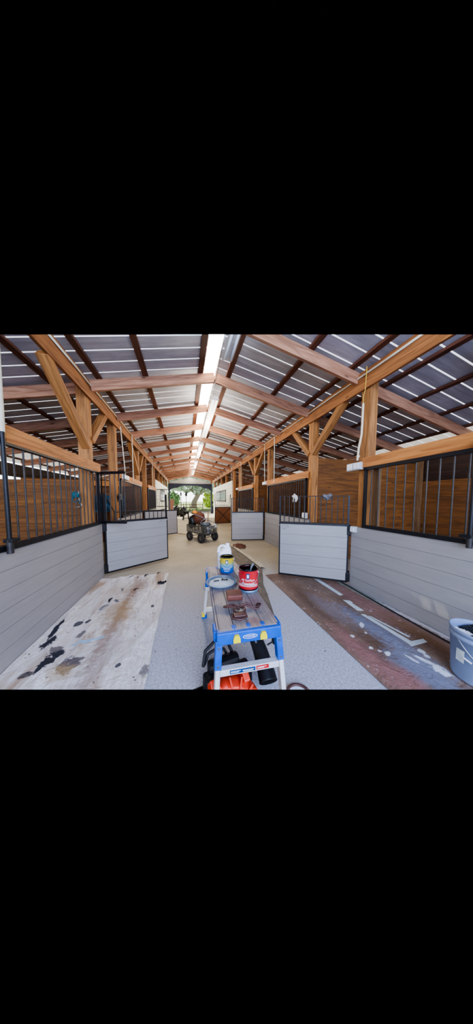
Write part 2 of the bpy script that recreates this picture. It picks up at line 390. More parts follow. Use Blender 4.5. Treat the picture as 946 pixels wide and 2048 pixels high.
# corrugated roof, two slopes, ribs running down the slope
def roof(side, name, label):
    mb = MB(); y = .6; prof = []
    y0 = .6
    while y0 < YEND+.5:
        prof += [(y0, 0, 0), (y0+.190, 0, 1), (y0+.197, .02, 1), (y0+.204, .02, 1), (y0+.210, 0, 0), (y0+.2286, 0, 0)]; y0 += .2286
    xs = [.18, 1.6, 3.0, 4.4] if side > 0 else [.18, 1.6, 3.0, 4.4]
    xe = 5.55
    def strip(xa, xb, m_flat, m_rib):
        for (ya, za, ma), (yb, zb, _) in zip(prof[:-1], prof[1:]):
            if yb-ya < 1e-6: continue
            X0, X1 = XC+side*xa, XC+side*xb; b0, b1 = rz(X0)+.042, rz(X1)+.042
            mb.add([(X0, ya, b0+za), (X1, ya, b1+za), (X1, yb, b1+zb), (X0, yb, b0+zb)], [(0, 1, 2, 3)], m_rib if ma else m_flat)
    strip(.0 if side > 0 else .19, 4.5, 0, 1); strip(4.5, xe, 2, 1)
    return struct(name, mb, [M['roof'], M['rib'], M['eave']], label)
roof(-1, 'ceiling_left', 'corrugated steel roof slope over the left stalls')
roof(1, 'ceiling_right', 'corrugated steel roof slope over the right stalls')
mb = MB(); mb.box((XC-.19, .6, rz(XC)+.03), (XC+.02, YEND, rz(XC)+.05))
struct('ceiling_skylight', mb, M['skylight'], 'glowing translucent strip along the roof ridge')

# purlins
for side, sn in ((-1, 'left'), (1, 'right')):
    for i, off in enumerate((.25, 1.15, 1.83, 2.48, 3.13, 3.80, 4.45, 5.2)):
        x = XC+side*off; z = rz(x)+.021
        timber('roof_purlin', (x, .8, z), (x, YEND, z), .085, .04, M['purlin'],
               f'dark roof purlin on the {sn} slope, {ordw(i)} down from the ridge', 'purlin', 'roof purlins')
# rafters
RY = [2.45+1.2*k for k in range(14)]
RY = [1.25]+RY
for i, y in enumerate(RY):
    for side, sn in ((-1, 'left'), (1, 'right')):
        xh = XR if side > 0 else XL; xe = BR+.1 if side > 0 else BL-.1
        dz = -.085/math.cos(math.atan(SL))
        rel = f'{ordw(i)} from the camera'
        if y < 17.5 or True:
            timber('roof_rafter', (XC, y, rz(XC)+dz), (xh-side*.0, y, rz(xh)+dz), .045, .165, M['rafter'],
                   f'sawn timber rafter over the aisle, {sn} slope, {rel}', 'rafter', 'aisle rafters')
        timber('roof_rafter', (xh+side*.05, y+.05, rz(xh+side*.05)+dz), (xe, y+.05, rz(xe)+dz), .045, .165, M['rafter'],
               f'timber rafter over the {sn} row of stalls, {rel}', 'rafter', 'stall rafters')
# header beams, conduit on top of them
for side, sn, xf in ((-1, 'left', XL), (1, 'right', XR)):
    z0, z1 = 2.93, rz(xf)+.0-.03
    x = xf+side*.02
    timber('header_beam', (x, .8, (z0+z1)/2), (x, YEND, (z0+z1)/2), .04, z1-z0, M['beam'],
           f'long timber header beam along the top of the {sn} stall fronts', 'beam', 'header beams')
    mb = MB(); pts = [(xf-side*.014, .8+.6*k, 3.125+.006*math.sin(k*2.1)) for k in range(32)]
    root = empty('conduit_run', f'cream plastic conduit clipped along the {sn} header beam', 'conduit', group='conduits on the header beams')
    mb.tube(pts, .013, 8); mb.build('pipe', M['pvc'], root)
    for k in range(6):
        q = MB(); q.box((xf-side*.03, 1.5+k*2.5, 3.10), (xf, 1.52+k*2.5, 3.15)); q.build('clip', M['tin'], root)

# posts
def post(x, y, z1, label, w=.14, mat='post', name='timber_post', x_in=None):
    return timber(name, (x, y, 0), (x, y, z1), w, w, M[mat], label, 'post', 'stall posts', up=(0, 1, 0))
PR = [2.33, 3.59, 5.73, 6.99, 9.13, 10.39]
PLs = [3.65, 4.86, 7.05, 8.27, 10.45]
for i, y in enumerate(PR):
    post(XR+.11, y, 3.19 if i == 0 else 3.15, f'square timber post on the right stall front, {ordw(i)} from the camera')
for i, y in enumerate(PLs):
    post(XL-.11, y, 3.15, f'square timber post on the left stall front, {ordw(i)} from the camera')
timber('timber_post', (XR+.12, 2.17, 0), (XR+.12, 2.17, 1.82), .05, .08, M['graywood'], 'narrow upright stud just behind the first right post', 'post', 'stall studs', up=(0, 1, 0))
timber('timber_post', (BR-.08, 3.53, 0), (BR-.08, 3.53, 2.3), .09, .09, M['graywood'], 'grey upright in the back corner of the first right stall', 'post', 'stall studs', up=(0, 1, 0))
for k, y in enumerate((12.4, 14.1, 15.8, 17.5)):
    for side, sn, xf in ((-1, 'left', XL), (1, 'right', XR)):
        timber('timber_post', (xf+side*.11, y, 0), (xf+side*.11, y, 3.1), .12, .12, M['post'], f'timber post rising behind the top of the {sn} white wall, {ordw(k)} from the camera', 'post', 'posts over the white walls', up=(0, 1, 0))
# braces
def brace(xf, side, y0, z0, y1, z1, label):
    timber('knee_brace', (xf+side*.07, y0, z0), (xf+side*.07, y1, z1), .10, .11, M['post'], label, 'brace', 'knee braces', up=(1, 0, 0))
for y, n_ in ((3.59, 'second'), (6.99, 'fourth')):
    brace(XR, 1, y-.05, 2.30, y-.85, 2.98, f'diagonal knee brace on the near side of the {n_} right post')
    brace(XR, 1, y+.05, 2.30, y+.70, 2.98, f'diagonal knee brace on the far side of the {n_} right post')
for y, n_ in ((3.65, 'first'), (7.05, 'third')):
    brace(XL, -1, y-.05, 2.18, y-.97, 2.95, f'long diagonal knee brace on the near side of the {n_} left post')
    brace(XL, -1, y+.05, 2.30, y+.70, 2.98, f'short diagonal knee brace on the far side of the {n_} left post')

# horizontal plank walls
def plank_wall(name, p0, p1, z0, z1, n, mat, label, thick=.04, gap=.003, seam='seam', kind='structure'):
    m, L = frame((p0[0], p0[1], 0), (p1[0], p1[1], 0)); mb = MB()
    h = (z1-z0)/n
    mb.box((.001, -thick*.3, z0), (L-.001, thick*.3, z1-.002), 1)
    for k in range(n): mb.box((0, -thick/2, z0+k*h+gap/2), (L, thick/2, z0+(k+1)*h-gap/2), 0)
    o = mb.build(name, [M[mat], M[seam]]); o.matrix_basis = m
    return tag(o, label, 'wall', kind=kind)
wl = plank_wall
# painted stall fronts
x = XL-.02; wl('wall_left_front', (x, .9), (x, 3.86), 0, .94, 6, 'boards', 'grey painted boards of the nearest left stall front')
wl('wall_left_front', (x, 4.80), (x, 7.16), 0, .94, 6, 'boards', 'grey painted boards of the second left stall front')
wl('wall_left_front', (x, 8.22), (x, 10.5), 0, .94, 6, 'boards', 'grey painted boards of the third left stall front')
x = XR+.02; wl('wall_right_front', (x, .3), (x, 2.46), 0, .945, 6, 'boards', 'grey painted boards of the nearest right stall front')
wl('wall_right_front', (x, 3.54), (x, 5.86), 0, .945, 6, 'boards', 'grey painted boards of the second right stall front')
wl('wall_right_front', (x, 6.94), (x, 9.26), 0, .945, 6, 'boards', 'grey painted boards of the third right stall front')
# stained partitions between stalls and the outer walls
wl('wall_right_partition', (2.68, 3.62), (BR, 3.62), 0, 2.24, 10, 'plank', 'brown plank partition behind the nearest right gate')
wl('wall_right_partition', (2.68, 7.0), (BR, 7.0), 0, 2.24, 10, 'plank', 'brown plank partition deeper on the right')
wl('wall_right_partition', (2.68, 10.4), (BR, 10.4), 0, 2.24, 10, 'plank', 'brown plank partition against the white room on the right')
wl('wall_left_partition', (BL, 3.68), (-1.58, 3.68), 0, 1.66, 8, 'plank', 'brown plank partition behind the left bar grille')
wl('wall_left_partition', (BL, 7.08), (-1.58, 7.08), 0, 2.0, 9, 'plank', 'brown plank partition in the second left stall')
wl('wall_left_partition', (BL, 10.45), (-1.58, 10.45), 0, 2.24, 10, 'plank', 'brown plank partition against the white room on the left')
for side, sn, xb in ((-1, 'left', BL), (1, 'right', BR)):
    wl(f'wall_{sn}_outer', (xb, .2), (xb, YEND-2), 0, 1.8, 9, 'plank', f'brown plank outer wall behind the {sn} stalls')
    wl(f'wall_{sn}_upper', (xb+side*.05, .2), (xb+side*.05, YEND-2), 1.8 if side > 0 else 2.0, 2.36, 3, 'dark_plank', f'dark siding above the {sn} outer wall')
timber('cross_beam', (-4.4, 6.9, 1.86), (-1.6, 6.9, 1.86), .05, .16, M['header'], 'brown cross beam inside the second left stall', 'beam', 'stall cross beams')
# white rooms at the far end
wl('wall_right_white', (XR+.02, 10.48), (XR+.02, 17.7), 0, 2.42, 12, 'white_siding', 'white horizontal siding of the far right room', gap=.01)
wl('wall_left_white', (XL-.02, 10.55), (XL-.02, 17.4), 0, 2.38, 12, 'white_siding', 'white horizontal siding of the far left room', gap=.01)
wl('wall_right_white_end', (XR+.04, 17.7), (BR, 17.7), 0, 2.42, 12, 'white_siding', 'white end of the far right room', gap=.01)
wl('wall_left_white_end', (BL, 17.4), (XL-.04, 17.4), 0, 2.42, 12, 'white_siding', 'white end of the far left room', gap=.01)
def window(name, x, y0, y1, z0, z1, side):
    mb = MB(); d = -side*.03
    fr = .09
    a, b = sorted((x+d, x))
    for (ya, yb, za, zb) in ((y0, y1, z0, z0+fr), (y0, y1, z1-fr, z1), (y0, y0+fr, z0, z1), (y1-fr, y1, z0, z1), ((y0+y1)/2-.09, (y0+y1)/2+.09, z0, z1)):
        mb.box((a, ya, za), (b, yb, zb), 0)
    mb.box((a+.012, y0, z0), (b-.012, y1, z1), 1)
    for k in (1, 2):
        z = z0+(z1-z0)*k/3; mb.box((a+.005, y0, z-.015), (b, y1, z+.015), 0)
    o = mb.build(name, [M['ragdark'], M['glass']]); return tag(o, 'grey framed double window in the white wall', 'window', kind='structure')
window('window_1', XR, 12.1, 15.9, 1.25, 2.0, 1)
window('window_2', XL, 12.3, 14.6, 1.25, 2.0, -1)
# far end: white gable and navy arched beam
mb = MB(); pts = [(XL, 2.86), (XR, 2.86), (XR, 3.08), (XC, 3.5), (XL, 3.08)]
mb.prism(pts, YEND-.05, YEND+.05)
struct('wall_end_gable', mb, M['white_siding'], 'white gable infill above the far doorway')
def arch():
    pts = [(XL-.1, 2.9), (XR+.1, 2.9), (XR+.1, 2.22)]
    # right scalloped bracket then arch to the left bracket
    half = [(1.93, 2.22), (1.83, 2.34), (1.72, 2.42), (1.55, 2.46), (1.42, 2.48), (1.26, 2.50), (1.15, 2.56), (.9, 2.66), (.6, 2.71), (.3, 2.73)]
    pts += [(XC+a, z) for a, z in half]+[(XC, 2.71)]+[(XC-a, z) for a, z in reversed(half)]+[(XL-.1, 2.22)]
    mb = MB(); n = len(pts)
    # outline is not convex: build as vertical strips up to the top edge
    low = pts[2:]
    for (xa, za), (xb, zb) in zip(low[:-1], low[1:]):
        if abs(xa-xb) < 1e-5: continue
        mb.prism([(xa, 2.9), (xb, 2.9), (xb, zb), (xa, za)], YEND-.22, YEND-.08)
    return mb
tag(arch().build('arched_valance', M['navy']), 'dark navy scalloped beam arching over the far doorway', 'beam')
for x, sn in ((XL-.02, 'left'), (XR+.02, 'right')):
    timber('doorway_post', (x, YEND-.15, 0), (x, YEND-.15, 2.22), .14, .14, M['navy'], f'dark navy post on the {sn} of the far doorway', 'post', 'far doorway posts', up=(0, 1, 0))

# ------------------------------------------------------------------ bar grilles above the boards
def grille(x, y0, y1, z0, z1, n, label, group, hz=.13, board_y=None):
    r = empty('bar_grille', label, 'grille', (x, y0, z0), 0, group); L = y1-y0; H = z1-z0
    mb = MB(); mb.box((-.025, 0, 0), (.025, L, .045)); mb.box((-.025, 0, H-.045), (.025, L, H)); mb.box((-.02, 0, 0), (.02, .03, H)); mb.box((-.02, L-.03, 0), (.02, L, H))
    mb.build('frame', M['black'], r)
    for k in range(n):
        q = MB(); y = L*(k+1)/(n+1); q.tube([(0, y, .03), (0, y, H-.03)], .0072, 8); q.build('bar', M['bar'], r)
    return r
G = 'bar grilles over the stall fronts'
grille(XR+.01, .55, 2.27, .945, 1.82, 15, 'black bar grille over the nearest right stall front', G)
grille(XR+.01, 3.68, 5.66, .945, 1.82, 20, 'black bar grille over the second right stall front', G)
grille(XR+.01, 7.08, 9.06, .945, 1.82, 20, 'black bar grille over the third right stall front', G)
grille(XL-.01, .95, 3.82, .94, 1.84, 26, 'black bar grille over the nearest left stall front', G)
grille(XL-.01, 4.98, 7.1, .94, 1.84, 22, 'black bar grille over the second left stall front', G)
grille(XL-.01, 8.36, 10.4, .94, 1.84, 20, 'black bar grille over the third left stall front', G)
# boards carrying the grilles
for (side, sn, xf, ya, yb, nm) in ((1, 'right', XR, .5, 2.30, 'nearest'), (1, 'right', XR, 3.62, 5.80, 'second'), (1, 'right', XR, 7.03, 9.2, 'third'),
                              (-1, 'left', XL, 2.02, 3.84, 'nearest'), (-1, 'left', XL, 5.0, 7.18, 'second'), (-1, 'left', XL, 8.4, 10.5, 'third')):
    timber('grille_header_board', (xf+side*.005, ya, 1.885), (xf+side*.005, yb, 1.885), .045, .14, M['header'], f'orange-brown timber board above the {nm} {sn} bar grille', 'board', 'boards above the bar grilles')
# small swung upper grilles by the left posts
def upper_grille(p0, p1, z0, z1, n, label):
    dx, dy = p1[0]-p0[0], p1[1]-p0[1]; L = math.hypot(dx, dy); H = z1-z0
    r = empty('upper_door_grille', label, 'grille', (p0[0], p0[1], z0), math.atan2(dy, dx), 'swung upper door grilles')
    mb = MB(); mb.box((0, -.02, 0), (L, .02, .04)); mb.box((0, -.02, H-.04), (L, .02, H)); mb.box((0, -.008, 0), (.014, .008, H)); mb.build('frame', M['black'], r)
    for k in range(n):
        q = MB(); xk = L*(k+1)/n-.012; q.tube([(xk, 0, .03), (xk, 0, H-.03)], .008, 8); q.build('bar', M['bar'], r)
upper_grille((-1.38, 3.83), (-.97, 3.66), .95, 1.83, 5, 'black swung upper grille beside the first left post')
upper_grille((-1.38, 10.6), (-.86, 10.5), 1.0, 1.90, 4, 'black swung upper grille at the far left white wall')
mb = MB(); mb.box((XL-.005, 4.76, 1.36), (XL+.012, 4.95, 1.48)); mb.box((XL+.008, 4.84, 1.38), (XL+.03, 4.88, 1.46)); tag(mb.build('latch_plate', M['black']), 'black steel latch plate on the second left post', 'latch')

# ------------------------------------------------------------------ gates
def gate(hinge, free, label, bars=0, ztop=1.42, boards='boards', yoke=False, xbrace=False, n=5, z0=.05, z1=.95, endpost=True, thick=.05):
    dx, dy = free[0]-hinge[0], free[1]-hinge[1]; L = math.hypot(dx, dy)
    r = empty('stall_gate', label, 'gate', (hinge[0], hinge[1], 0), math.atan2(dy, dx), 'stall gates'); F = 1 if dx < 0 else -1
    mb = MB(); h = (z1-z0-.03)/n
    mb.box((.02, -thick*.25, z0+.01), (L-.02, thick*.25, z1-.01), 1)
    for k in range(n): mb.box((.02, -thick/2, z0+.015+k*h+.0015), (L-.02, thick/2, z0+.015+(k+1)*h-.0015), 0)
    mb.build('board_panel', [M[boards], M['seam']], r)
    fb = MB(); t = thick/2+.004
    fb.box((0, -t, z0-.012), (L, t, z0+.018)); fb.box((0, -t, z0), (.022, t, z1)); fb.box((L-.018, -t, z0), (L, t, z1)); fb.box((0, -t, z1-.008), (L, t, z1+.022))
    fb.build('frame', M['black'], r)
    if xbrace:
        q = MB(); q.tube([(.03, F*(t+.004), z0+.03), (L-.03, F*(t+.004), z1-.03)], .014, 6); q.tube([(.03, F*(t+.004), z1-.03), (L-.03, F*(t+.004), z0+.03)], .014, 6); q.build('cross_brace', M['black'], r)
    if bars:
        for xk in (.012, L-.015):
            q = MB(); q.box((xk-.012, -.014, z1), (xk+.014, .014, ztop)); q.build('end_post', M['black'], r)
        if yoke:
            zl = yoke
            q = MB(); q.tube([(.02, 0, ztop-.02), (L*.14, 0, zl), (L*.88, 0, zl), (L-.03, 0, zl+.02)], .011, 8); q.build('yoke_rail', M['black'], r)
            for k in range(bars):
                xk = L*(.14+.76*k/(bars-1)); q = MB(); q.tube([(xk, 0, z1), (xk, 0, zl)], .008, 8); q.build('bar', M['bar'], r)
        else:
            q = MB(); q.tube([(0, 0, ztop-.008), (L, 0, ztop-.008)], .007, 8); q.build('top_rail', M['bar'], r)
            for k in range(bars):
                xk = L*(k+1)/(bars+1); q = MB(); q.tube([(xk, 0, z1), (xk, 0, ztop-.01)], .008, 8); q.build('bar', M['bar'], r)
    for zz in (z0+.08, z1-.08):
        q = MB(); q.box((-.03, -.035, zz-.07), (.03, .035, zz+.07), ch=.008); q.tube([(-.018, -.02, zz-.09), (-.018, -.02, zz+.09)], .012, 8); q.build('hinge', M['black'], r)
    q = MB(); ya, yb = sorted((F*thick/2, F*(thick/2+.008))); q.box((L-.14, ya, z1-.045), (L-.02, yb, z1-.02)); q.tube([(L-.15, F*(thick/2+.012), z1-.033), (L-.0, F*(thick/2+.012), z1-.033)], .006, 6); q.build('latch', M['boards' if boards == 'boards' else 'ragdark'], r)
    if boards == 'boards':
        q = MB(); rn = random.Random(int(L*1000))
        for i in range(14):
            xa = L-rn.uniform(.04, .2); za = z1-.04-rn.uniform(0, .07)*(1-abs(L-.1-xa)*4); pts = [(xa, F*(thick/2+.0005), za)]
            for j in range(3): pts.append((pts[-1][0]+rn.uniform(-.02, .02), F*(thick/2+.0005), pts[-1][2]+rn.uniform(-.014, .012)))
            q.tube(pts, .0012, 4)
        q.build('scuff_marks', M['seam'], r)
    return r, L
g1, L1 = gate((2.49, 2.50), (1.60, 3.11), 'grey board gate swung open on the right, nearest the camera, with rags on its bars', 12)
gate((2.48, 5.93), (1.44, 6.12), 'grey board gate swung open on the right, behind the nearest one', 14, thick=.045)
gate((2.50, 10.78), (1.57, 10.62), 'brown wooden gate with a black X brace on the far right', 7, ztop=1.70, boards='brown_gate', yoke=1.05, xbrace=True)
gate((-1.385, 3.90), (-.40, 4.60), 'grey board gate swung open on the left, nearest the camera', 11, ztop=1.47, yoke=1.13)
gate((-1.385, 7.35), (-.32, 8.02), 'grey board gate swung open on the left, farther down the aisle', 0)

# rags hanging on the nearest right gate
def rag(frac, w, h, mat, label, seed, ztop=1.43):
    p = V((2.49, 2.50, 0)).lerp(V((1.60, 3.11, 0)), frac)
    mb = MB(); n = 12; vs = []; fs = []; ang = math.atan2(.61, -.89)
    for side in (-1, 1):
        o = len(vs)
        for i in range(n+1):
            for j in range(n+1):
                u = i/n-.5; q = j/n
                bul = .018+.02*math.sin(q*PI)*(1+.6*math.sin(u*9+seed))
                xx = u*w*(1-.25*q)+.01*math.sin(q*7+seed); zz = -q*h*(1 if side < 0 else .7)+.012*math.sin(u*8+seed)+.014*math.cos(u*PI)
                vs.append((xx, side*bul*min(1, q*4+.0), zz))
        for i in range(n):
            for j in range(n):
                a = o+i*(n+1)+j; fs.append((a, a+1, a+n+2, a+n+1))
    mb.add(vs, fs, 0, True)
    o = mb.build('rag', M[mat]); o.location = (p.x, p.y, ztop+.005); o.rotation_euler = (0, 0, ang)
    tag(o, label, 'rag', 'rags on the gate bars')
rag(.76, .085, .115, 'rag', 'white crumpled rag hung over the bars of the nearest right gate', 1.0)
rag(.30, .14, .09, 'ragdark', 'dark grey crumpled rag hung over the bars of the nearest right gate', 4.0)

# ------------------------------------------------------------------ electrical drops
def drop(path, label, r=.011, mat='pvc', name='conduit_drop', cat='conduit', group='vertical conduit drops'):
    mb = MB(); mb.tube(path, r, 8); return tag(mb.build(name, M[mat]), label, cat, group)
drop([(2.475, 2.31, 2.72), (2.472, 2.315, 2.3), (2.465, 2.35, 2.1), (2.465, 2.365, 1.93)], 'white conduit down the first right post to its outlet box', .014)
drop([(2.47, 2.27, 3.2), (2.468, 2.28, 2.9), (2.475, 2.31, 2.82), (2.475, 2.31, 2.7)], 'yellow cable looping down the top of the first right post', .006, 'yellow_cable', 'yellow_cable', 'cable', 'loose cables')
drop([(2.46, 5.14, 3.12), (2.46, 5.14, 1.84)], 'white conduit dropping to the board over the second right grille')
drop([(2.47, 5.86, 3.1), (2.47, 5.86, 2.4), (2.47, 5.84, 1.95)], 'thin white conduit beside the third right post', .009)
drop([(2.46, 8.55, 3.12), (2.46, 8.55, 1.84)], 'white conduit dropping to the board over the third right grille')
drop([(2.46, 10.42, 3.12), (2.46, 10.42, 2.42)], 'white conduit beside the white wall on the right')
drop([(-1.375, 1.98, 2.95), (-1.375, 1.97, 1.88)], 'white conduit at the near end of the left stall front', .022)
drop([(-1.37, 4.97, 2.98), (-1.35, 5.0, 2.6), (-1.36, 5.16, 2.1), (-1.36, 5.18, 1.95)], 'bent white conduit beside the second left post')
drop([(-1.36, 5.93, 3.12), (-1.36, 5.93, 1.86)], 'white conduit dropping to the board over the second left grille')
drop([(-1.36, 9.3, 3.12), (-1.36, 9.3, 1.86)], 'white conduit dropping to the board over the third left grille')
def obox(x, y0, y1, z0, z1, side, label, n=2):
    r = empty('outlet_box', label, 'outlet box', (x, y0, z0), 0, 'outlet boxes'); H = z1-z0; L = y1-y0
    mb = MB(); mb.box((-.03, 0, 0), (.03, L, H), ch=.006); mb.build('housing', M['box'], r)
    for k in range(n):
        q = MB(); a = L*(k+.12)/n; b = L*(k+.88)/n; q.box((-side*.045 if side > 0 else .03, a, H*.12), (-.03 if side > 0 else .045, b, H*.88), ch=.004); q.build('cover', M['white'], r)
obox(XR-.03, 2.29, 2.53, 1.79, 1.90, 1, 'grey double outlet box on the first right post at grille height', 2)
obox(XR-.03, 5.70, 5.96, 1.83, 1.93, 1, 'grey outlet box at the far end of the second right board', 1)
obox(XR-.03, 9.05, 9.35, 1.84, 1.93, 1, 'grey outlet box at the far end of the third right board', 1)
obox(XL+.03, 5.02, 5.4, 1.83, 1.94, -1, 'grey outlet box at the near end of the second left board', 2)
obox(XR-.02, 3.60, 3.72, .96, 1.08, 1, 'cream outlet box low on the second right post', 1)
obox(XR-.015, 2.36, 2.44, .86, .95, 1, 'small cream box on the boards beside the nearest right gate', 1)
obox(XR+.045, 4.4, 4.52, 1.80, 1.83, 1, 'tiny grey plate under the second right board', 1)
# steel pull pipes at the near edges
def pipe(x, y, z0, z1, label):
    r = empty('lock_rod', label, 'rod', (x, y, z0), 0, 'lock rods'); mb = MB(); mb.tube([(0, 0, 0), (0, 0, z1-z0)], .015, 12); mb.build('rod', M['black'], r)
    q = MB(); q.tube([(0, 0, 0), (0, 0, .11)], .021, 12); q.build('sleeve', M['bar'], r); q = MB(); q.box((-.03, -.02, .09), (.03, .06, .12), ch=.004); q.build('clamp', M['black'], r)
pipe(XR-.05, 1.135, .92, 1.88, 'black steel rod at the near end of the right bar grille')
pipe(XL+.035, 1.96, .92, 1.88, 'black steel rod at the near end of the left bar grille')

# ------------------------------------------------------------------ ridge fixtures
for i, (y0, y1) in enumerate(((1.2, 2.86), (3.95, 6.4), (7.2, 9.6), (10.4, 12.8), (13.6, 16.0))):
    r = empty('strip_light', f'long white strip light under the ridge, {ordw(i)} from the camera', 'light', (XC+.06, y0, 3.34), 0, 'ridge strip lights'); L = y1-y0
    mb = MB(); mb.prism([(-.075, .0), (.075, .0), (.05, .045), (-.05, .045)], 0, L); mb.build('housing', M['lamp_white'], r)
    for xk in (-.04, .04):
        q = MB(); q.tube([(xk, .05, -.018), (xk, L-.05, -.018)], .017, 8); q.build('tube', M['lamp_white'] if i == 0 else M['tube'], r)
    for yk in (.3, L-.3):
        q = MB(); q.tube([(0, yk, .04), (0, yk, .2)], .004, 6); q.build('hanger', M['tin'], r)
mb = MB(); mb.tube([(XC-.02, 1, 3.45), (XC-.02, 2.9, 3.45), (XC+.02, 4.1, 3.40), (XC+.0, 7, 3.44), (XC, 16, 3.44)], .008, 6); tag(mb.build('conduit_run', M['tin']), 'thin grey conduit linking the strip lights under the ridge', 'conduit')

# ------------------------------------------------------------------ things seen in the stalls
mb = MB()
mb.ball((0, 0, 0), (.05, .02, .05), 10, wob=.5, seed=3); mb.tube([(0, 0, .02), (.06, 0, .0), (.07, 0, -.08), (.04, 0, -.14)], .008, 6); mb.tube([(-.03, 0, 0), (-.04, 0, -.09), (0, 0, -.12), (.04, 0, -.08)], .008, 6)
o = mb.build('halter', M['teal']); o.location = (-1.62, 3.52, 1.43); tag(o, 'teal rope halter hanging by the first left post', 'halter')
mb = MB(); mb.tube([(0, 0, 0), (.02, 0, -.05), (.035, 0, -.1), (-.01, 0, -.12), (-.05, 0, -.12)], .007, 6); mb.tube([(0, 0, 0), (0, 0, .12)], .004, 6)
o = mb.build('snap_hook', M['tin']); o.location = (-1.58, 3.53, 1.36); tag(o, 'silver snap hook hanging below the teal halter', 'hook')
mb = MB(); vs = []; fs = []; n = 20
for i in range(n+1):
    for j in range(n+1):
        vs.append((-.42+.84*i/n, .05*mnoise.noise(V((i*.35, j*.35, 2))), -.25+.5*j/n))
for i in range(n):
    for j in range(n): a = i*(n+1)+j; fs.append((a, a+1, a+n+2, a+n+1))
mb.add(vs, fs, 0, True); o = mb.build('tarp', M['tarpblue']); o.location = (-2.2, 6.6, 1.24); tag(o, 'blue patterned tarp hung inside the second left stall', 'tarp')
timber('leaning_board', (-2.62, 6.5, .0), (-2.55, 6.55, 1.48), .02, .10, M['ragdark'], 'pale grey board standing beside the blue tarp', 'board', up=(0, 1, 0))
mb = MB(); mb.ball((0, 0, 0), (.03, .03, .07), 8, wob=.3); o = mb.build('switch_plate', M['white']); o.location = (2.53, 8.0, 1.35); bpy.data.objects.remove(o)

# ------------------------------------------------------------------ drop cloths, floor paper, tape
def cloth(name, x0, x1, y0, y1, amp, mat, label, fx=None, seed=0, nx=60, ny=90, z=.004, cat='drop cloth'):
    mb = MB(); vs = []; fs = []
    for i in range(nx+1):
        for j in range(ny+1):
            u, q = i/nx, j/ny
            X = x0+(x1-x0)*u; Y = y0+(y1-y0)*q
            if fx: X, Y = fx(u, q, X, Y)
            X += .03*mnoise.noise(V((seed, Y*2.2, 1))) if 0 < u else 0
            Y += .05*mnoise.noise(V((X*3, seed, 5)))*(1 if q > .9 else 0)
            w = mnoise.noise(V((X*5+seed, Y*1.8, seed)))*.6+mnoise.noise(V((X*14, Y*6, seed)))*.4
            ridge = 1-abs(mnoise.noise(V((X*3.1+seed, Y*1.1+X*1.3, 3))))*4
            vs.append((X, Y, z+amp*(.4+.6*w)*1.+amp*1.6*max(0, ridge)**2*(1 if .02 < u < .98 else 0)))
    for i in range(nx):
        for j in range(ny): a = i*(ny+1)+j; fs.append((a, a+ny+1, a+ny+2, a+1))
    mb.add(vs, fs, 0, True); return tag(mb.build(name, M[mat]), label, cat)
cloth('drop_cloth', XL+.005, -.31, .8, 3.72, .014, 'canvas', 'cream canvas drop cloth splashed with paint along the left stall front', fx=lambda u, q, X, Y: (X, Y-.0*u), seed=2)
def fxr(u, q, X, Y): return X, Y
cloth('floor_paper', 1.375, 2.485, .5, 3.18, .003, 'kraft', 'brown rosin paper splattered with paint along the right stall front', fx=lambda u, q, X, Y: (X, .5+(2.68-.75*max(0, (u-.25)))*q if False else Y), seed=5, cat='floor paper')
def fxrun(u, q, X, Y):
    edge = [(0, .99), (.25, 1.2), (.45, 1.46), (.55, 1.46), (.75, 1.40), (1, 1.32)]
    for (a, xa), (b, xb) in zip(edge[:-1], edge[1:]):
        if a <= q <= b: e = xa+(xb-xa)*(q-a)/(b-a)
    w = .55-.25*q
    return e-w*(1-u), Y
cloth('drop_cloth_runner', 0, 1, 2.0, 5.45, .012, 'runner', 'dirty stained cloth runner lying on the floor behind the work platform', fx=fxrun, seed=9, cat='drop cloth')
def fxb(u, q, X, Y):
    edge = [(0, 1.46), (.4, 1.42), (1, 1.33)]
    for (a, xa), (b, xb) in zip(edge[:-1], edge[1:]):
        if a <= q <= b: e = xa+(xb-xa)*(q-a)/(b-a)
    return e+.11*(u-.5)*(1-.3*q), Y
cloth('folded_cloth_edge', 0, 1, 3.5, 5.3, .018, 'liner', 'cream folded cloth edge lying on the stained runner', fx=fxb, seed=4, nx=10, ny=60, z=.02)
def strip(pts, label, name='tape_strip'):
    # closed outline on the floor paper, thin solid
    mb = MB(); n = len(pts); z0, z1 = .010, .014
    vs = [(x, y, z0) for x, y in pts]+[(x, y, z1) for x, y in pts]
    mb.add(vs, [tuple(range(n, 2*n)), tuple(range(n-1, -1, -1))]+[(i, (i+1) % n, (i+1) % n+n, i+n) for i in range(n)])
    return tag(mb.build(name, M['tape']), label, 'tape', 'pulled tape strips on the floor paper')
strip([(2.10, 2.80), (2.17, 2.78), (2.14, 2.21), (2.08, 2.21)], 'pale tape strip on the brown paper closest to the nearest right gate')
strip([(2.03, 2.09), (2.10, 2.05), (2.10, 2.0), (2.075, 2.0), (2.075, 1.82), (2.0, 1.84), (2.02, 2.02)], 'short hooked pale tape strip in the middle of the brown paper')
strip([(1.975, 1.765), (2.015, 1.75), (2.055, 1.29), (2.20, 1.285), (2.19, 1.245), (1.99, 1.245), (2.0, 1.3)], 'long T-shaped pale tape strip nearest the pail')
strip([(2.03, 1.715), (2.05, 1.70), (2.115, 1.34), (2.09, 1.34)], 'thin pale tape strip beside the long T-shaped one')
mb = MB(); mb.tube([(2.38, 1.0, .012), (2.38, 1.4, .012), (2.40, 1.8, .012), (2.43, 2.3, .012), (2.45, 2.62, .012)], .008, 6)
tag(mb.build('paper_edge_cord', M['rubber']), 'thin dark cord along the right edge of the brown paper', 'cord')
mb = MB()
for k in range(5):
    x = -.43+.025*k; mb.ball((x, 3.28+.02*math.sin(k*2), .022), (.018, .018, .02), 8, wob=.5, seed=k)
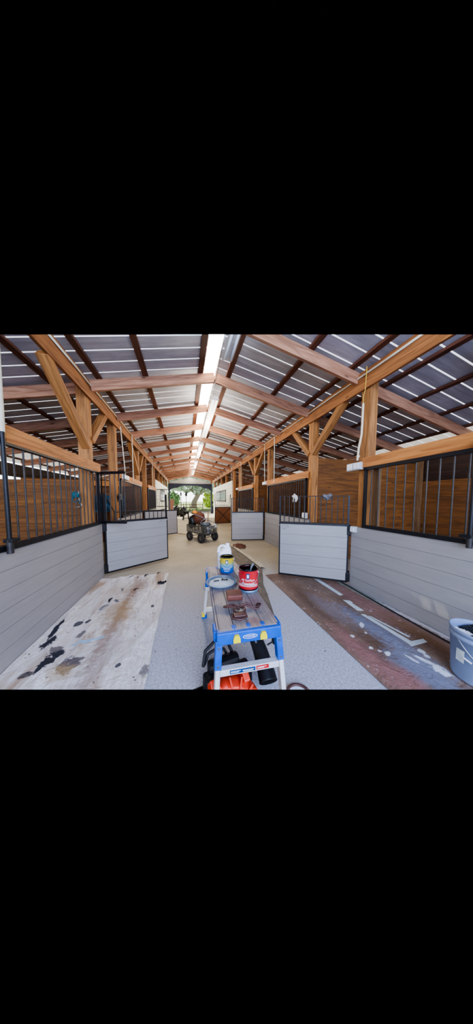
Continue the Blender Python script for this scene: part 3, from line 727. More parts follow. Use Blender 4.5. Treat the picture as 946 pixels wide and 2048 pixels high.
tag(mb.build('paint_roller_scrap', M['rubber']), 'dark crumpled scrap at the corner of the cream drop cloth', 'scrap')
for k, (x, y, a, l) in enumerate(((-.9, 3.1, .9, .10), (-.98, 2.8, .6, .12), (-.86, 2.78, 1.4, .1), (-.75, 3.05, .1, .11), (-1.02, 2.62, .2, .13), (-.7, 3.6, .3, .12), (-.95, 3.62, -.2, .1), (-.5, 3.68, .1, .09))):
    mb = MB(); q = []
    for i in range(6):
        t_ = i/5; q.append((t_*l, .012*math.sin(t_*3), .0+.012*math.sin(t_*PI)))
    vs = []; fs = []
    for i, p in enumerate(q):
        w = .014*math.sin(PI*(i+.4)/5.8)+.003; vs += [(p[0], p[1]-w, p[2]), (p[0], p[1]+w, p[2]+.003)]
    for i in range(5): fs.append((2*i, 2*i+1, 2*i+3, 2*i+2))
    mb.add(vs, fs, 0, True); o = mb.build('paint_peel', M['rubber' if k % 2 else 'ragdark']); o.location = (x, y, .022); o.rotation_euler = (0, 0, a+.8)
    tag(o, 'small dark curled paint peel on the far end of the cream drop cloth', 'paint peel', 'paint peels on the drop cloth')
# wire tangle behind the platform
mb = MB(); pts = []
for k in range(70):
    a = k*.55; rr = .09+.06*math.sin(k*.9); pts.append((1.50+rr*math.cos(a)*1.2, 5.35+rr*math.sin(a)*2.0, .012+.03*abs(math.sin(k*1.3))))
mb.tube(pts, .010, 6); tag(mb.build('tangled_cord', M['rust']), 'tangled brown cord heaped on the floor near the second right gate', 'cord')
mb = MB(); mb.tube([(-.45, 8.3, .01), (-.1, 7.9, .01), (.25, 7.6, .01), (.1, 7.2, .01), (.35, 6.95, .01), (.6, 6.8, .01)], .009, 6)
tag(mb.build('extension_cord', M['rust']), 'brown extension cord curling out from behind the loaded cart', 'cord')

# ------------------------------------------------------------------ work platform
P = empty('work_platform', 'blue and aluminium folding work platform holding open paint cans', 'platform', (.395, 1.63, 0), math.radians(-3.2))
W2, L2, H0 = .187, .575, .58
mb = MB(); pw = (2*W2-.01)/4
for k in range(4):
    a = -W2+.005+k*pw; mb.box((a+.002, -L2+.02, H0-.03), (a+pw-.002, L2-.02, H0), ch=.002)
    for j in range(7): xx = a+pw*(j+.7)/7.4; mb.box((xx-.002, -L2+.03, H0), (xx+.002, L2-.03, H0+.0018))
mb.box((-W2-.008, -L2+.02, H0-.065), (-W2+.004, L2-.02, H0-.004)); mb.box((W2-.004, -L2+.02, H0-.065), (W2+.008, L2-.02, H0-.004))
mb.build('deck', M['deck'], P)
for s in (-1, 1):
    mb = MB(); y = s*L2
    ya, yb = sorted((y, y-s*.045))
    mb.box((-W2-.012, ya, H0-.075), (W2+.012, yb, H0-.001), ch=.008)
    for k in (1, 2, 3):
        xx = -W2+.005+k*pw; y2a, y2b = sorted((y-s*.03, y-s*.062)); mb.box((xx-.013, y2a, H0-.01), (xx+.013, y2b, H0+.0035), ch=.001)
    for sx in (-1, 1):
        xa, xb = sorted((sx*(W2+.004), sx*(W2+.028))); y3a, y3b = sorted((y-s*.04, y-s*.13)); mb.box((xa, y3a, H0-.075), (xb, y3b, H0-.012), ch=.008)
    cap = mb.build('end_cap', M['blue'], P)
    for sx in (-1, 1):
        q = MB(); cx = sx*.082
        q.prism([(cx-.021, H0-.062), (cx+.021, H0-.062), (cx+.021, H0-.04), (cx+.012, H0-.016), (cx-.012, H0-.016), (cx-.021, H0-.04)], y+s*.012, y-s*.002); q.build('lock_button', M['yellow'], cap)
        q = MB(); q.tube([(sx*.035, y+s*.006, H0-.078), (sx*.035, y-s*.006, H0-.078)], .006, 8); q.build('rivet', M['tin'], cap)
# logo on the near cap
cap = [o for o in bpy.data.objects if o.name.startswith('end_cap')][0]
q = MB()
n = 32; ring = [(.045*math.cos(2*PI*k/n), .0135*math.sin(2*PI*k/n)) for k in range(n)]; ring2 = [(.041*math.cos(2*PI*k/n), .0105*math.sin(2*PI*k/n)) for k in range(n)]
vs = [(x, -L2-.0015, H0-.038+z) for x, z in ring]+[(x, -L2-.0015, H0-.038+z) for x, z in ring2]
q.add(vs, [(k, (k+1) % n, (k+1) % n+n, k+n) for k in range(n)])
tv, tf = text_geo('WERNER', .0155); q.add([(x, -L2-.0018, H0-.038+y) for x, y, z in tv], tf)
q.build('logo', M['white'], cap)
# legs
def leg(sx, sy):
    mb = MB(); top = V((sx*(W2-.002), sy*(L2-.03), H0-.06)); bot = V((sx*(W2+(.045 if sy > 0 else .03)), sy*(L2+(-.02 if sy > 0 else .03)), .03))
    m, L = frame(top, bot, up=(0, 1, 0))
    mb.box((0, -.015, -.022), (L, -.011, .022), mat=m); mb.box((0, -.015, -.022), (L, .015, -.018), mat=m); mb.box((0, -.015, .018), (L, .015, .022), mat=m)
    mb.box((0, .011, -.022), (L, .015, .022), mat=m)
    lg = mb.build('leg', M['alu'], P)
    q = MB(); q.box((-.005, -.02, -.026), (.155, .02, .026), mat=m, ch=.005); bk = q.build('bracket', M['blue'], lg)
    for d in (.03, .13):
        z_ = MB(); c = m @ V((d, -.0, .0)); z_.tube([c+V((0, sy*.0-.0, 0))+V((0, -.03, 0)), c+V((0, .03, 0))], .007, 8); z_.build('rivet', M['tin'], lg)
    f = MB(); f.box((bot.x-.03, bot.y-.035, 0), (bot.x+.03, bot.y+.035, .04), ch=.008); f.build('foot', M['blue'], lg)
    f = MB(); f.box((bot.x-.018+sx*.012, bot.y-.037, .02), (bot.x+.018+sx*.012, bot.y+.02, .055), ch=.006); f.build('foot_pad', M['yellow'], lg)
    return top, bot
for sy in (-1, 1):
    E_ = [leg(sx, sy) for sx in (-1, 1)]
    for nm, t_ in (('rung', .36), ('lower_rung', .88)):
        if sy < 0 and nm == 'lower_rung': t_ = .92
        a = E_[0][0].lerp(E_[0][1], t_); b = E_[1][0].lerp(E_[1][1], t_)
        mb = MB(); mb.box((a.x, a.y-.018, a.z-.019), (b.x, a.y+.018, a.z+.019), ch=.003); rg = mb.build('rung', M['alu'], P)
        if sy < 0 and nm == 'rung':
            q = MB(); yy = a.y-.0186; q.box((-.125, yy-.0008, a.z-.011), (.03, yy, a.z+.012)); q.build('blue_sticker', M['stickerblue'], rg)
            q = MB(); q.box((.036, yy-.0008, a.z-.010), (.115, yy, a.z+.013)); q.build('red_sticker', M['sticker_red'], rg)
            q = MB()
            for (xa, xb, zz) in ((-.12, -.06, .004), (-.12, -.07, -.003), (-.05, .02, .002), (-.045, .015, -.005), (.042, .1, .004), (.042, .085, -.002)): q.box((xa, yy-.0014, a.z+zz-.0015), (xb, yy-.0008, a.z+zz+.0015))
            q.build('sticker_print', M['white'], rg)
# ------------------------------------------------------------------ paint cans
def can(loc, r, h, mat, label, text, rz_, brush=False, rim='tin', base=None):
    c = empty('paint_can', label, 'paint can', loc, rz_, 'open paint cans')
    mb = MB(); mb.lathe([(r*.97, 0), (r, .004), (r, h-.004), (r*1.02, h-.003), (r*1.02, h), (r*.97, h+.001), (r*.94, h-.004), (r*.94, h-.03), (r*.94, .02)], 40)
    mb.disc(r*.97, .0005, 40); mb.build('body', M[mat], c)
    q = MB(); q.lathe([(r*1.0, h-.006), (r*1.03, h-.003), (r*1.03, h+.002), (r*.95, h+.003), (r*.88, h-.004), (r*.88, h-.008)], 40); q.build('rim', M['wetblack'], c)
    q = MB(); q.lathe([(r*.945, h-.002), (r*.93, h-.03), (r*.93, .02)], 40); q.disc(r*.935, h-.045, 40); q.build('paint', M['wetblack'], c)
    q = MB(); pts = [(r*1.06*math.cos(t), -r*1.06*math.sin(t)-.002, h*.80-(h*.52)*math.sin(t)) for t in [PI*k/16 for k in range(17)]]
    q.tube(pts, .0022, 6)
    for s in (-1, 1): q.tube([(s*r*.98, 0, h*.8), (s*r*1.1, 0, h*.8)], .011, 10)
    q.build('bail_handle', M['tin'], c)
    q = MB()
    def wrap(vs, rr): return [(rr*math.sin(x/r), -rr*math.cos(x/r), z) for x, z, _ in vs]
    # badge
    q2 = MB(); prof = [(-.013, h*.86), (.013, h*.86), (.014, h*.66), (.009, h*.60), (0, h*.57), (-.009, h*.60), (-.014, h*.66)]
    q2.add(wrap([(x, z, 0) for x, z in prof], r+.0012), [tuple(range(7))]); q2.build('badge', M['stickerblue'], c)
    q3 = MB(); q3.add(wrap([(x*.55, h*.72+(z-h*.72)*.6, 0) for x, z in prof], r+.0020), [tuple(range(7))])
    q3.build('badge_mark', M['white'], c)
    for line, size, zz in text:
        tv, tf = text_geo(line, size); q.add(wrap([(x, y+zz, 0) for x, y, _ in tv], r+.0016), tf)
    if text: q.build('lettering', M['white'], c)
    return c
red = can((.515, 1.555, .6065), .082, .166, 'red', 'red open can of black paint standing on a flattened tin tray', [('All Surface', .027, .088), ('Enamel', .033, .060)], math.radians(-21))
q = MB(); q.lathe([(.0835, .0), (.0837, .004), (.0835, .010)], 32); q.build('drip_band', M['wetblack'], red)
for k, z in enumerate((.028, .037, .045)):
    q = MB(); q.tube([(.0835*math.sin(t), -.0835*math.cos(t), z+.008*math.cos(t*1.2)) for t in [-1.1+2.2*i/12 for i in range(13)]], .0018, 6); q.build('swoosh', M['white'], red)
yel = can((.425, 2.02, .5825), .073, .165, 'yellowcan', 'yellow and blue open can of paint in front of the white jug', [('All Surface', .018, .046), ('Enamel', .018, .028)], math.radians(-12))
q = MB(); q.tube([(.0738*math.sin(t), -.0738*math.cos(t), .058+.02*t*t) for t in [-1.1+2.2*i/12 for i in range(13)]], .002, 6); q.build('swoosh', M['white'], yel)
# tin tray under the red can
mb = MB(); mb.lathe([(.0, 0), (.078, 0), (.082, .005), (.082, .009), (.085, .012), (.085, .017), (.082, .020), (.082, .023), (.0, .023)], 36)
o = mb.build('tin_can_base', M['tinblue']); o.location = (.515, 1.555, .5825); tag(o, 'short blue-grey paint tin under the red can', 'tin')
# brush in the red can
br = empty('paint_brush', 'paint brush handle sticking out of the red can', 'brush', (.555, 1.585, .72))
q = MB(); q.tube([(-.03, -.02, -.01), (.0, 0, .05), (.015, .005, .075)], [.008, .010, .012], 8); q.build('handle', M['greybag'], br); q = MB(); q.box((-.045, -.03, -.03), (-.015, -.01, .0)); q.build('ferrule', M['tin'], br)
# white jug
J = empty('plastic_jug', 'white plastic jug with a moulded handle behind the yellow can', 'jug', (.425, 2.155, .5825), math.radians(8))
mb = MB()
def rr_sec(w, d, z, n=28, p=3.5, ox=0): return [(ox+w*math.copysign(abs(math.cos(t))**(2/p), math.cos(t)), d*math.copysign(abs(math.sin(t))**(2/p), math.sin(t)), z) for t in [2*PI*k/n for k in range(n)]]
secs = [rr_sec(.076, .05, 0), rr_sec(.08, .054, .01), rr_sec(.08, .054, .15), rr_sec(.078, .052, .185), rr_sec(.050, .045, .215, ox=.022), rr_sec(.030, .030, .235, ox=.035), rr_sec(.019, .019, .245, p=2, ox=.037), rr_sec(.019, .019, .26, p=2, ox=.037)]
vs = [p for s_ in secs for p in s_]; fs = []
for i in range(len(secs)-1):
    for k in range(28): fs.append((i*28+k, i*28+(k+1) % 28, (i+1)*28+(k+1) % 28, (i+1)*28+k))
mb.add(vs, fs, 0, True); mb.disc(.07, .001, 20); mb.build('body', M['white'], J)
q = MB(); q.tube([(.02, 0, .235), (-.01, 0, .252), (-.045, 0, .250), (-.068, 0, .225), (-.074, 0, .18)], [.014, .014, .014, .014, .014], 10); q.build('handle', M['white'], J)
q = MB(); q.lathe([(.0225, .255), (.0225, .275), (.0, .276)], 20, mat=Matrix.Translation((.037, 0, 0))); q.build('cap', M['white'], J)
# paint tray lid (round, blue rim, white pool)
T = empty('paint_tray', 'shallow round blue-grey pan with white and dark paint on the platform', 'tray', (.315, 1.735, .5825), math.radians(-4))
mb = MB(); mb.lathe([(0, 0), (.115, 0), (.135, .022), (.141, .022), (.141, .018), (.118, -.0), (.0, -.0)], 40); mb.build('pan', M['tinblue'], T)
mb = MB(); mb.ball((-.0, 0, .006), (.118, .115, .010), 28, wob=.15, seed=5); mb.build('wet_paint', M['tape'], T)
mb = MB(); mb.ball((-.045, .02, .018), (.028, .008, .006), 10, wob=.6, seed=1); mb.ball((.03, .03, .018), (.03, .009, .007), 10, wob=.6, seed=7); mb.ball((.012, .04, .018), (.008, .02, .008), 8, wob=.5, seed=3); mb.build('dark_paint_blobs', M['wetblack'], T)
mb = MB(); mb.tube([(-.14, 0, .02), (-.165, -.01, .005), (-.165, -.03, -.02), (-.15, -.05, -.03)], .004, 6); mb.build('handle', M['ragdark'], T)
# sponge block
mb = MB(); mb.box((-.06, -.055, 0), (.06, .055, .045), ch=.012)
o = mb.build('sanding_sponge', M['brownrubber']); o.location = (.362, 1.445, .583); o.rotation_euler = (0, 0, math.radians(-8)); tag(o, 'brown paint-stained sponge block on the platform', 'sponge')
# paint covered tool with straps
K = empty('painted_clamp', 'tangle of paint-covered metal clamps at the near end of the platform', 'tool', (.35, 1.25, .583), math.radians(-5))
mb = MB(); z = .014
mb.tube([(-.10, .055, z), (-.09, .03, z+.01), (-.02, .02, z+.01), (.0, .0, z)], .008, 8); mb.tube([(-.10, .055, z), (-.04, .065, z+.006), (-.005, .04, z)], .008, 8)
mb.build('left_arm', M['brownmetal'], K)
mb = MB(); mb.tube([(.01, .03, z), (.06, .055, z+.015), (.11, .005, z+.004), (.145, .02, z), (.165, .045, z), (.145, .06, z), (.135, .04, z)], .007, 8); mb.tube([(.02, .02, z), (.06, .04, z+.004), (.115, -.01, z), (.14, .0, z)], .006, 8)
mb.build('right_arm', M['brownmetal'], K)
mb = MB(); mb.tube([(.0+.038*math.cos(t), .0+.045*math.sin(t), z+.004) for t in [2*PI*k/20 for k in range(20)]], .007, 8, closed=True); mb.build('ring', M['brownmetal'], K)
mb = MB(); mb.box((-.05, -.085, 0), (.03, -.045, .025), ch=.006); mb.tube([(-.055, -.04, .012), (-.06, -.09, .012), (-.01, -.11, .012), (.035, -.08, .012), (.03, -.03, .012)], .007, 8); mb.build('jaw', M['brownmetal'], K)
mb = MB(); mb.disc(.03, .006, 20); mb.build('cream_disc', M['liner'], K)

# ------------------------------------------------------------------ backpack leaf blower under the platform
B = empty('leaf_blower', 'red and black backpack leaf blower lying under the work platform', 'leaf blower', (.24, 1.22, 0), math.radians(10))
tilt = Matrix.Translation((0, -.17, .09)) @ Matrix.Rotation(math.radians(38), 4, 'X')
mb = MB(); mb.lathe([(.0, .075), (.05, .075), (.06, .06), (.11, .055), (.145, .035), (.185, .0), (.185, -.03), (.14, -.06), (0, -.06)], 40, mat=tilt)
for k in range(12):
    a = 2*PI*k/12; R_ = Matrix.Rotation(a, 4, 'Z'); mb.box((.055, -.006, .045), (.155, .006, .066), mat=tilt @ R_, ch=.002)
for sx in (-1, 1): mb.box((sx*.105-.022, .10, -.04), (sx*.105+.022, .175, .07), mat=tilt, ch=.01)
mb.build('fan_housing', M['redorange'], B)
mb = MB(); mb.lathe([(0, .082), (.045, .082), (.05, .074)], 24, mat=tilt); mb.build('intake_cover', M['rubber'], B)
mb = MB(); mb.box((-.14, -.03, .05), (.19, .06, .20), ch=.02); mb.box((-.10, .02, .15), (.13, .10, .25), ch=.03)
for k in range(6): mb.box((-.12+.055*k, -.045, .10), (-.09+.055*k, -.02, .19), ch=.004); mb.box((-.2, -.05, .0), (.2, .12, .05), ch=.015)
mb.build('engine_housing', M['rubber'], B)
mb = MB(); mb.tube([(-.12, .10, .2), (-.10, .12, .29), (-.03, .13, .33), (.07, .12, .30), (.11, .1, .20)], .012, 8); mb.tube([(-.11, .11, .2), (-.08, .12, .26), (-.01, .12, .285), (.04, .12, .26), (.07, .1, .2)], .010, 8); mb.build('carry_frame', M['rubber'], B)
mb = MB(); path = []; rs = []
for k in range(60):
    t_ = k/59; path.append((.27+.03*math.sin(t_*2.4), -.12+.30*t_, .12+.20*t_)); rs.append((.062-.018*t_)*(1+(.06 if k % 2 else -.04)))
mb.tube(path, rs, 20); mb.build('corrugated_tube', M['rubber'], B)
mb = MB(); mb.tube([(.32, .17, .31), (.33, .22, .38), (.32, .25, .43)], [.045, .05, .05], 14); mb.tube([(.32, .26, .42), (.2, .27, .40), (.1, .26, .42)], .02, 10); mb.build('elbow', M['rubber'], B)
mb = MB(); mb.box((.41, .02, .24), (.45, .05, .28), ch=.005); mb.tube([(.36, .03, .25), (.43, .035, .26)], .006, 6); mb.build('throttle_grip', M['rubber'], B)
# can lid on the floor
K2 = empty('round_metal_plate', 'round metal plate with a brass-coloured ring on the floor right of the platform leg', 'plate', (.735, 1.10, 0))
mb = MB(); mb.tube([(.085*math.cos(t), .085*math.sin(t), .012) for t in [2*PI*k/32 for k in range(32)]], .011, 8, closed=True); mb.build('ring', M['brownmetal'], K2)
mb = MB(); mb.lathe([(0, .006), (.06, .006), (.075, .010)], 32); mb.build('plate', M['tape'], K2)

# ------------------------------------------------------------------ pail on the right
Q = empty('plastic_pail', 'blue-grey plastic pail of black paint on the brown paper at the right edge', 'pail', (2.10, .885, .012), math.radians(25))
mb = MB(); mb.lathe([(0, 0), (.128, 0), (.132, .006), (.146, .30), (.152, .302), (.152, .325), (.148, .327), (.148, .345), (.154, .347), (.154, .37), (.148, .372), (.143, .36), (.125, .03), (0, .03)], 48); mb.build('body', M['pail'], Q)
mb = MB(); mb.disc(.138, .30, 40); mb.build('paint', M['wetblack'], Q)
mb = MB(); mb.tube([(.15*math.cos(t), .15*math.sin(t), .31-.19*max(0, math.sin((t+3.9)*.9))) for t in [-3.9+.1*k for k in range(28)]], .003, 6)
mb.build('wire_handle', M['tin'], Q)
mb = MB(); h_ = []
for k in range(14): t_ = -3.62+.022*k; h_.append((.1465*math.cos(t_), .1465*math.sin(t_), .185-.001*k))
mb.tube(h_, .006, 8); mb.build('handle_grip', M['white'], Q)
mb = MB(); mb.lathe([(.1475, .13), (.1475, .22)], 48); bpy_tmp = None
mb2 = MB(); vs = [(.1445*math.cos(a), .1445*math.sin(a), z) for a in (-3.95, -3.82, -3.7, -3.6) for z in (.14, .23)]; mb2.add(vs, [(0, 2, 3, 1), (2, 4, 5, 3), (4, 6, 7, 5)], 0, True); mb2.build('paper_label', M['tape'], Q)
g = empty('roller_grid', 'black paint-coated roller grid leaning inside the pail', 'roller grid', (2.10, .885, .012), math.radians(-35))
mb = MB(); m = Matrix.Translation((0, .0, .335)) @ Matrix.Rotation(math.radians(-22), 4, 'Y')
for k in range(13): c = -.1+.2*k/12; w_ = math.sqrt(max(.0001, .13**2-c*c))*.9; mb.tube([m @ V((c, -w_, 0)), m @ V((c, w_, 0))], .004, 6); mb.tube([m @ V((-w_, c, 0)), m @ V((w_, c, 0))], .004, 6)
mb.build('mesh_panel', M['wetblack'], g)
mb = MB(); mb.tube([m @ V((.118*math.cos(t), .118*math.sin(t), 0)) for t in [2*PI*k/24 for k in range(24)]], .006, 6, closed=True); mb.build('grid_frame', M['wetblack'], g)
mb = MB()
pts = []; n = 10; vs = []; fs = []
for i in range(n+1):
    for j in range(n+1):
        a = 2.7+.8*i/n; r_ = .138-.085*j/n; vs.append((r_*math.cos(a), r_*math.sin(a), .365-.02*j/n+.008*mnoise.noise(V((i*.8, j*.8, 0)))))
for i in range(n):
    for j in range(n): a = i*(n+1)+j; fs.append((a, a+1, a+n+2, a+n+1))
mb.add(vs, fs, 0, True); o = mb.build('torn_liner', M['white']); o.location = (2.10, .885, .012); o.rotation_euler = (0, 0, -.3); tag(o, 'white torn liner inside the rim of the pail', 'liner')

# ------------------------------------------------------------------ garden cart with its load
C0 = V((.58, 6.02, 0)); ux = (V((.03, 6.88, 0))-C0).normalized(); ang = math.atan2(ux.y, ux.x)-PI
CT = empty('garden_cart', 'grey four-wheeled garden cart parked in the aisle', 'cart', (C0.x, C0.y, 0), math.atan2(ux.y, ux.x))
CL, CW = 1.0, .50   # local +x along length, local -y across (to the right)
mb = MB(); z0, z1 = .27, .53
mb.box((0, -CW, z0), (CL, 0, z0+.02))
mb.build('bed', M['cart'], CT)
for nm, a, b in (('side_panel', (0, -.012, z0), (CL, .0, z1)), ('side_panel', (0, -CW, z0), (CL, -CW+.012, z1)), ('end_panel', (0, -CW, z0), (.012, 0, z1)), ('end_panel', (CL-.012, -CW, z0), (CL, 0, z1))):
    mb = MB(); x0, y0, _ = a; x1, y1, _ = b
    # expanded-metal panel: rails with vertical slats
    mb.box((x0, y0, z1-.03), (x1, y1, z1)); mb.box((x0, y0, z0), (x1, y1, z0+.03))
    long = (x1-x0) > (y1-y0); n = 26 if (x1-x0) > .6 else 13
    for k in range(n+1):
        t_ = k/n
        if long: xx = x0+(x1-x0)*t_; mb.box((xx-.006, y0+.002, z0), (xx+.006, y1-.002, z1))
        else: yy = y0+(y1-y0)*t_; mb.box((x0+.002, yy-.006, z0), (x1-.002, yy+.006, z1))
    for zz in (.35, .40, .46): mb.box((x0+.002, y0+.002, zz-.004), (x1-.002, y1-.002, zz+.004))
    mb.build(nm, M['cart'], CT)
for (wx, wy) in ((.16, .03), (.16, -CW-.03), (CL-.22, .03), (CL-.22, -CW-.03)):
    mb = MB(); Wm = Matrix.Translation((wx, wy, .15)) @ Matrix.Rotation(PI/2, 4, 'X')
    mb.lathe([(.08, -.035), (.125, -.042), (.148, -.03), (.152, 0), (.148, .03), (.125, .042), (.08, .035)], 28, mat=Wm)
    w = mb.build('wheel', M['tyre'], CT)
    mb = MB(); mb.lathe([(0, -.03), (.06, -.02), (.085, -.03), (.085, .03), (.06, .02), (0, .03)], 20, mat=Wm); mb.build('hub', M['cart'], w)
mb = MB(); mb.tube([(.16, .02, .15), (.16, -CW-.02, .15)], .012, 8); mb.tube([(CL-.22, .02, .15), (CL-.22, -CW-.02, .15)], .012, 8); mb.box((.1, -.3, .2), (CL-.15, -.2, .28)); mb.build('axle_frame', M['cart'], CT)
def cw(x, y, z): # cart-local to world
    a = math.atan2(ux.y, ux.x); return (C0.x+x*math.cos(a)-y*math.sin(a), C0.y+x*math.sin(a)+y*math.cos(a), z)
BK = empty('metal_bucket', 'dented grey metal bucket in the near corner of the cart', 'bucket', cw(.22, -.2, .292))
mb = MB(); mb.lathe([(0, 0), (.12, 0), (.16, .27), (.168, .275), (.165, .28), (.155, .27), (.115, .01)], 28); mb.build('body', M['greybag'], BK)
mb = MB(); mb.ball((0, 0, .28), (.16, .15, .07), 16, wob=.35, seed=9); mb.build('crumpled_contents', M['greybag'], BK)
mb = MB(); mb.tube([(.16*math.cos(t), .05, .27+.16*math.sin(t)) for t in [PI*k/12 for k in range(13)]], .005, 6); mb.build('bail_handle', M['tin'], BK)
JG = empty('spray_bottle', 'white and silver bottle standing in the front of the cart', 'bottle', cw(.07, -.17, .292))
mb = MB(); mb.lathe([(0, 0), (.045, 0), (.045, .17), (.02, .2), (.02, .23), (0, .23)], 18); mb.build('body', M['white'], JG)
mb = MB(); mb.lathe([(.046, .04), (.046, .14)], 18); mb.build('label_band', M['tin'], JG)
TN = empty('round_tin', 'silver round tin beside the white bottle in the cart', 'tin', cw(.075, -.27, .292)); mb = MB(); mb.lathe([(0, 0), (.05, 0), (.05, .18), (.035, .2), (.03, .22), (0, .22)], 18); mb.build('body', M['tin'], TN)
mb = MB(); mb.lathe([(.031, .21), (.031, .235), (0, .235)], 14); mb.build('cap', M['tin'], TN)
mb = MB(); mb.ball((0, 0, 0), (.10, .06, .075), 16, wob=.4, seed=12); o = mb.build('cloth_bundle', M['rag']); o.location = cw(.06, -.43, .49); tag(o, 'white crumpled cloth stuffed in the corner of the cart', 'cloth')
mb = MB(); mb.ball((0, 0, 0), (.20, .16, .20), 18, wob=.35, seed=21); o = mb.build('tool_bag', M['rust']); o.location = cw(.60, -.24, .74); tag(o, 'rusty brown canvas bag heaped in the middle of the cart', 'bag')
mb = MB(); mb.ball((0, 0, 0), (.13, .10, .22), 18, wob=.3, seed=25); o = mb.build('black_pack', M['darkbag']); o.location = cw(.80, -.10, .62); tag(o, 'black bag at the back left of the cart', 'bag')
mb = MB(); mb.ball((0, 0, 0), (.11, .10, .20), 18, wob=.3, seed=29); o = mb.build('black_pack', M['darkbag']); o.location = cw(.74, -.43, .70); tag(o, 'black bag perched at the back right of the cart', 'bag')
HM = empty('hard_hat', 'orange hard hat on top of the cart load', 'hat', cw(.70, -.12, .92)); mb = MB(); mb.lathe([(0, .085), (.04, .08), (.075, .05), (.085, 0)], 20); mb.build('shell', M['orange'], HM); mb = MB(); mb.lathe([(.083, .004), (.108, -.004), (.108, .0), (.083, .01)], 20); mb.build('brim', M['orange'], HM)
mb = MB(); mb.lathe([(0, .07), (.05, .06), (.09, .02), (.095, 0), (0, 0)], 20); o = mb.build('grey_cap', M['pail']); o.location = cw(.74, -.43, .88); tag(o, 'pale blue-grey cap on top of the cart load', 'cap')
def tool(p0, p1, head, label, mat='graywood', nm='long_handled_tool'):
    r = empty(nm, label, 'tool', p0); d = V(p1)-V(p0); mb = MB(); mb.tube([(0, 0, 0), d], .012, 8); mb.build('handle', M[mat], r)
    mb = MB(); m_, L_ = frame((0, 0, 0), d); mb.box((-.08, -.05, -.012), (.03, .05, .012), mat=m_, ch=.004); mb.build('head', M[head], r)
tool(cw(.62, -.02, .90), cw(-.06, -.46, .57), 'black', 'dark pole laid diagonally across the cart', 'ragdark')
tool(cw(.3, -.32, .52), cw(.62, -.62, .93), 'tin', 'pale tool handle sticking up from the right of the cart')
tool(cw(.32, -.38, .5), cw(.68, -.72, .92), 'tin', 'second pale tool handle sticking up from the right of the cart')

# ------------------------------------------------------------------ stool and bags farther up the aisle
ST = empty('step_stool', 'small black step stool in the aisle behind the cart', 'stool', (.05, 13.6, 0), .2)
mb = MB(); mb.box((-.2, -.14, .42), (.2, .14, .46), ch=.01); mb.build('seat', M['rubber'], ST)
for sx in (-1, 1):
    for sy in (-1, 1):
        q = MB(); m_, L_ = frame((sx*.14, sy*.1, .42), (sx*.2, sy*.15, 0)); q.box((0, -.022, -.022), (L_, .022, .022), mat=m_); q.build('leg', M['rubber'], ST)
    q = MB(); q.box((sx*.17-.015, -.13, .12), (sx*.17+.015, .13, .16)); q.build('stretcher', M['rubber'], ST)
q = MB(); q.box((-.17, -.14, .12), (.17, -.11, .16)); q.build('stretcher', M['rubber'], ST)
mb = MB(); mb.ball((0, 0, 0), (.2, .16, .1), 14, wob=.5, seed=3); o = mb.build('work_gloves', M['darkbag']); o.location = (.05, 13.6, .53); o.name = 'black_cloth'; tag(o, 'black cloth heaped on the small step stool', 'cloth')
for k, (x, y, s_, lb) in enumerate(((-.72, 17.2, .50, 'large black trash bag standing by the far left post'), (-.12, 17.6, .44, 'black trash bag beside the larger one near the far doorway'), (-.28, 16.6, .36, 'low black trash bag in front of the other two'))):
    mb = MB(); mb.ball((0, 0, s_*.82), (s_*.62, s_*.5, s_*.85), 20, wob=.35, seed=30+k); mb.tube([(0, 0, s_*1.5), (.02, 0, s_*1.75)], [.05, .09], 8)
    o = mb.build('trash_bag', M['darkbag']); o.location = (x, y, 0); tag(o, lb, 'trash bag', 'trash bags by the far doorway')
for k, (x, y, h) in enumerate(((-.35, 18.4, 2.0),)):
    r = empty('patio_heater_stand', 'thin dark upright stand near the far doorway', 'stand', (x, y, 0)); mb = MB(); mb.tube([(0, 0, 0), (0, 0, h)], .03, 8); mb.build('pole', M['rubber'], r); mb = MB(); mb.lathe([(0, .03), (.2, .02), (.2, 0), (0, 0)], 16); mb.build('base', M['rubber'], r); mb = MB(); mb.box((-.06, -.06, h-.25), (.06, .06, h+.05), ch=.02); mb.build('top', M['rubber'], r)

# ------------------------------------------------------------------ yard
def foliage(name, c, r, n, size, mat, label, cat, trunk=None, seed=1, group=None):
    rnd = random.Random(seed); root = empty(name, label, cat, (c[0], c[1], 0), 0, group); mb = MB()
    for _ in range(n):
        while True:
            d = V((rnd.uniform(-1, 1), rnd.uniform(-1, 1), rnd.uniform(-1, 1)))
            if .25 < d.length < 1 and mnoise.noise(d*2.6+V((seed, 0, 0))) > -.22: break
        p = V((d.x*r[0], d.y*r[1], d.z*r[2]+c[2])); e = Euler((rnd.uniform(0, 6), rnd.uniform(0, 6), rnd.uniform(0, 6))).to_matrix().to_4x4(); e.translation = p
        s = size*rnd.uniform(.6, 1.3); mb.add([(-s, -s*.5, 0), (0, -s*.7, .1*s), (s, 0, 0), (0, s*.7, .1*s), (-s, s*.5, 0)], [(0, 1, 2, 3, 4)], 0, False, e)
    mb.build('foliage', M[mat], root)
    if trunk:
        t = MB()
        for path, rad in trunk: t.tube(path, rad, 12)
        t.build('trunk', M['bark'], root)
    return root
foliage('oak_tree', (2.2, 33, 5.2), (7.0, 4, 2.9), 3000, .26, 'leaf', 'spreading oak with a leaning grey trunk seen through the far doorway', 'tree',
        [([(-.9, 0, -.1), (-.7, 0, 1.1), (-.1, 0, 2.2), (.5, 0, 3.0), (.9, 0, 4.4)], [.5, .42, .36, .3, .16]), ([(.1, 0, 2.4), (1.2, 0, 3.0), (2.6, .3, 3.5), (4., .5, 4.3)], [.26, .2, .15, .08]), ([(-.2, 0, 2.0), (-1.2, 0, 3.0), (-2.3, 0, 4.2)], [.22, .16, .08])], 5)
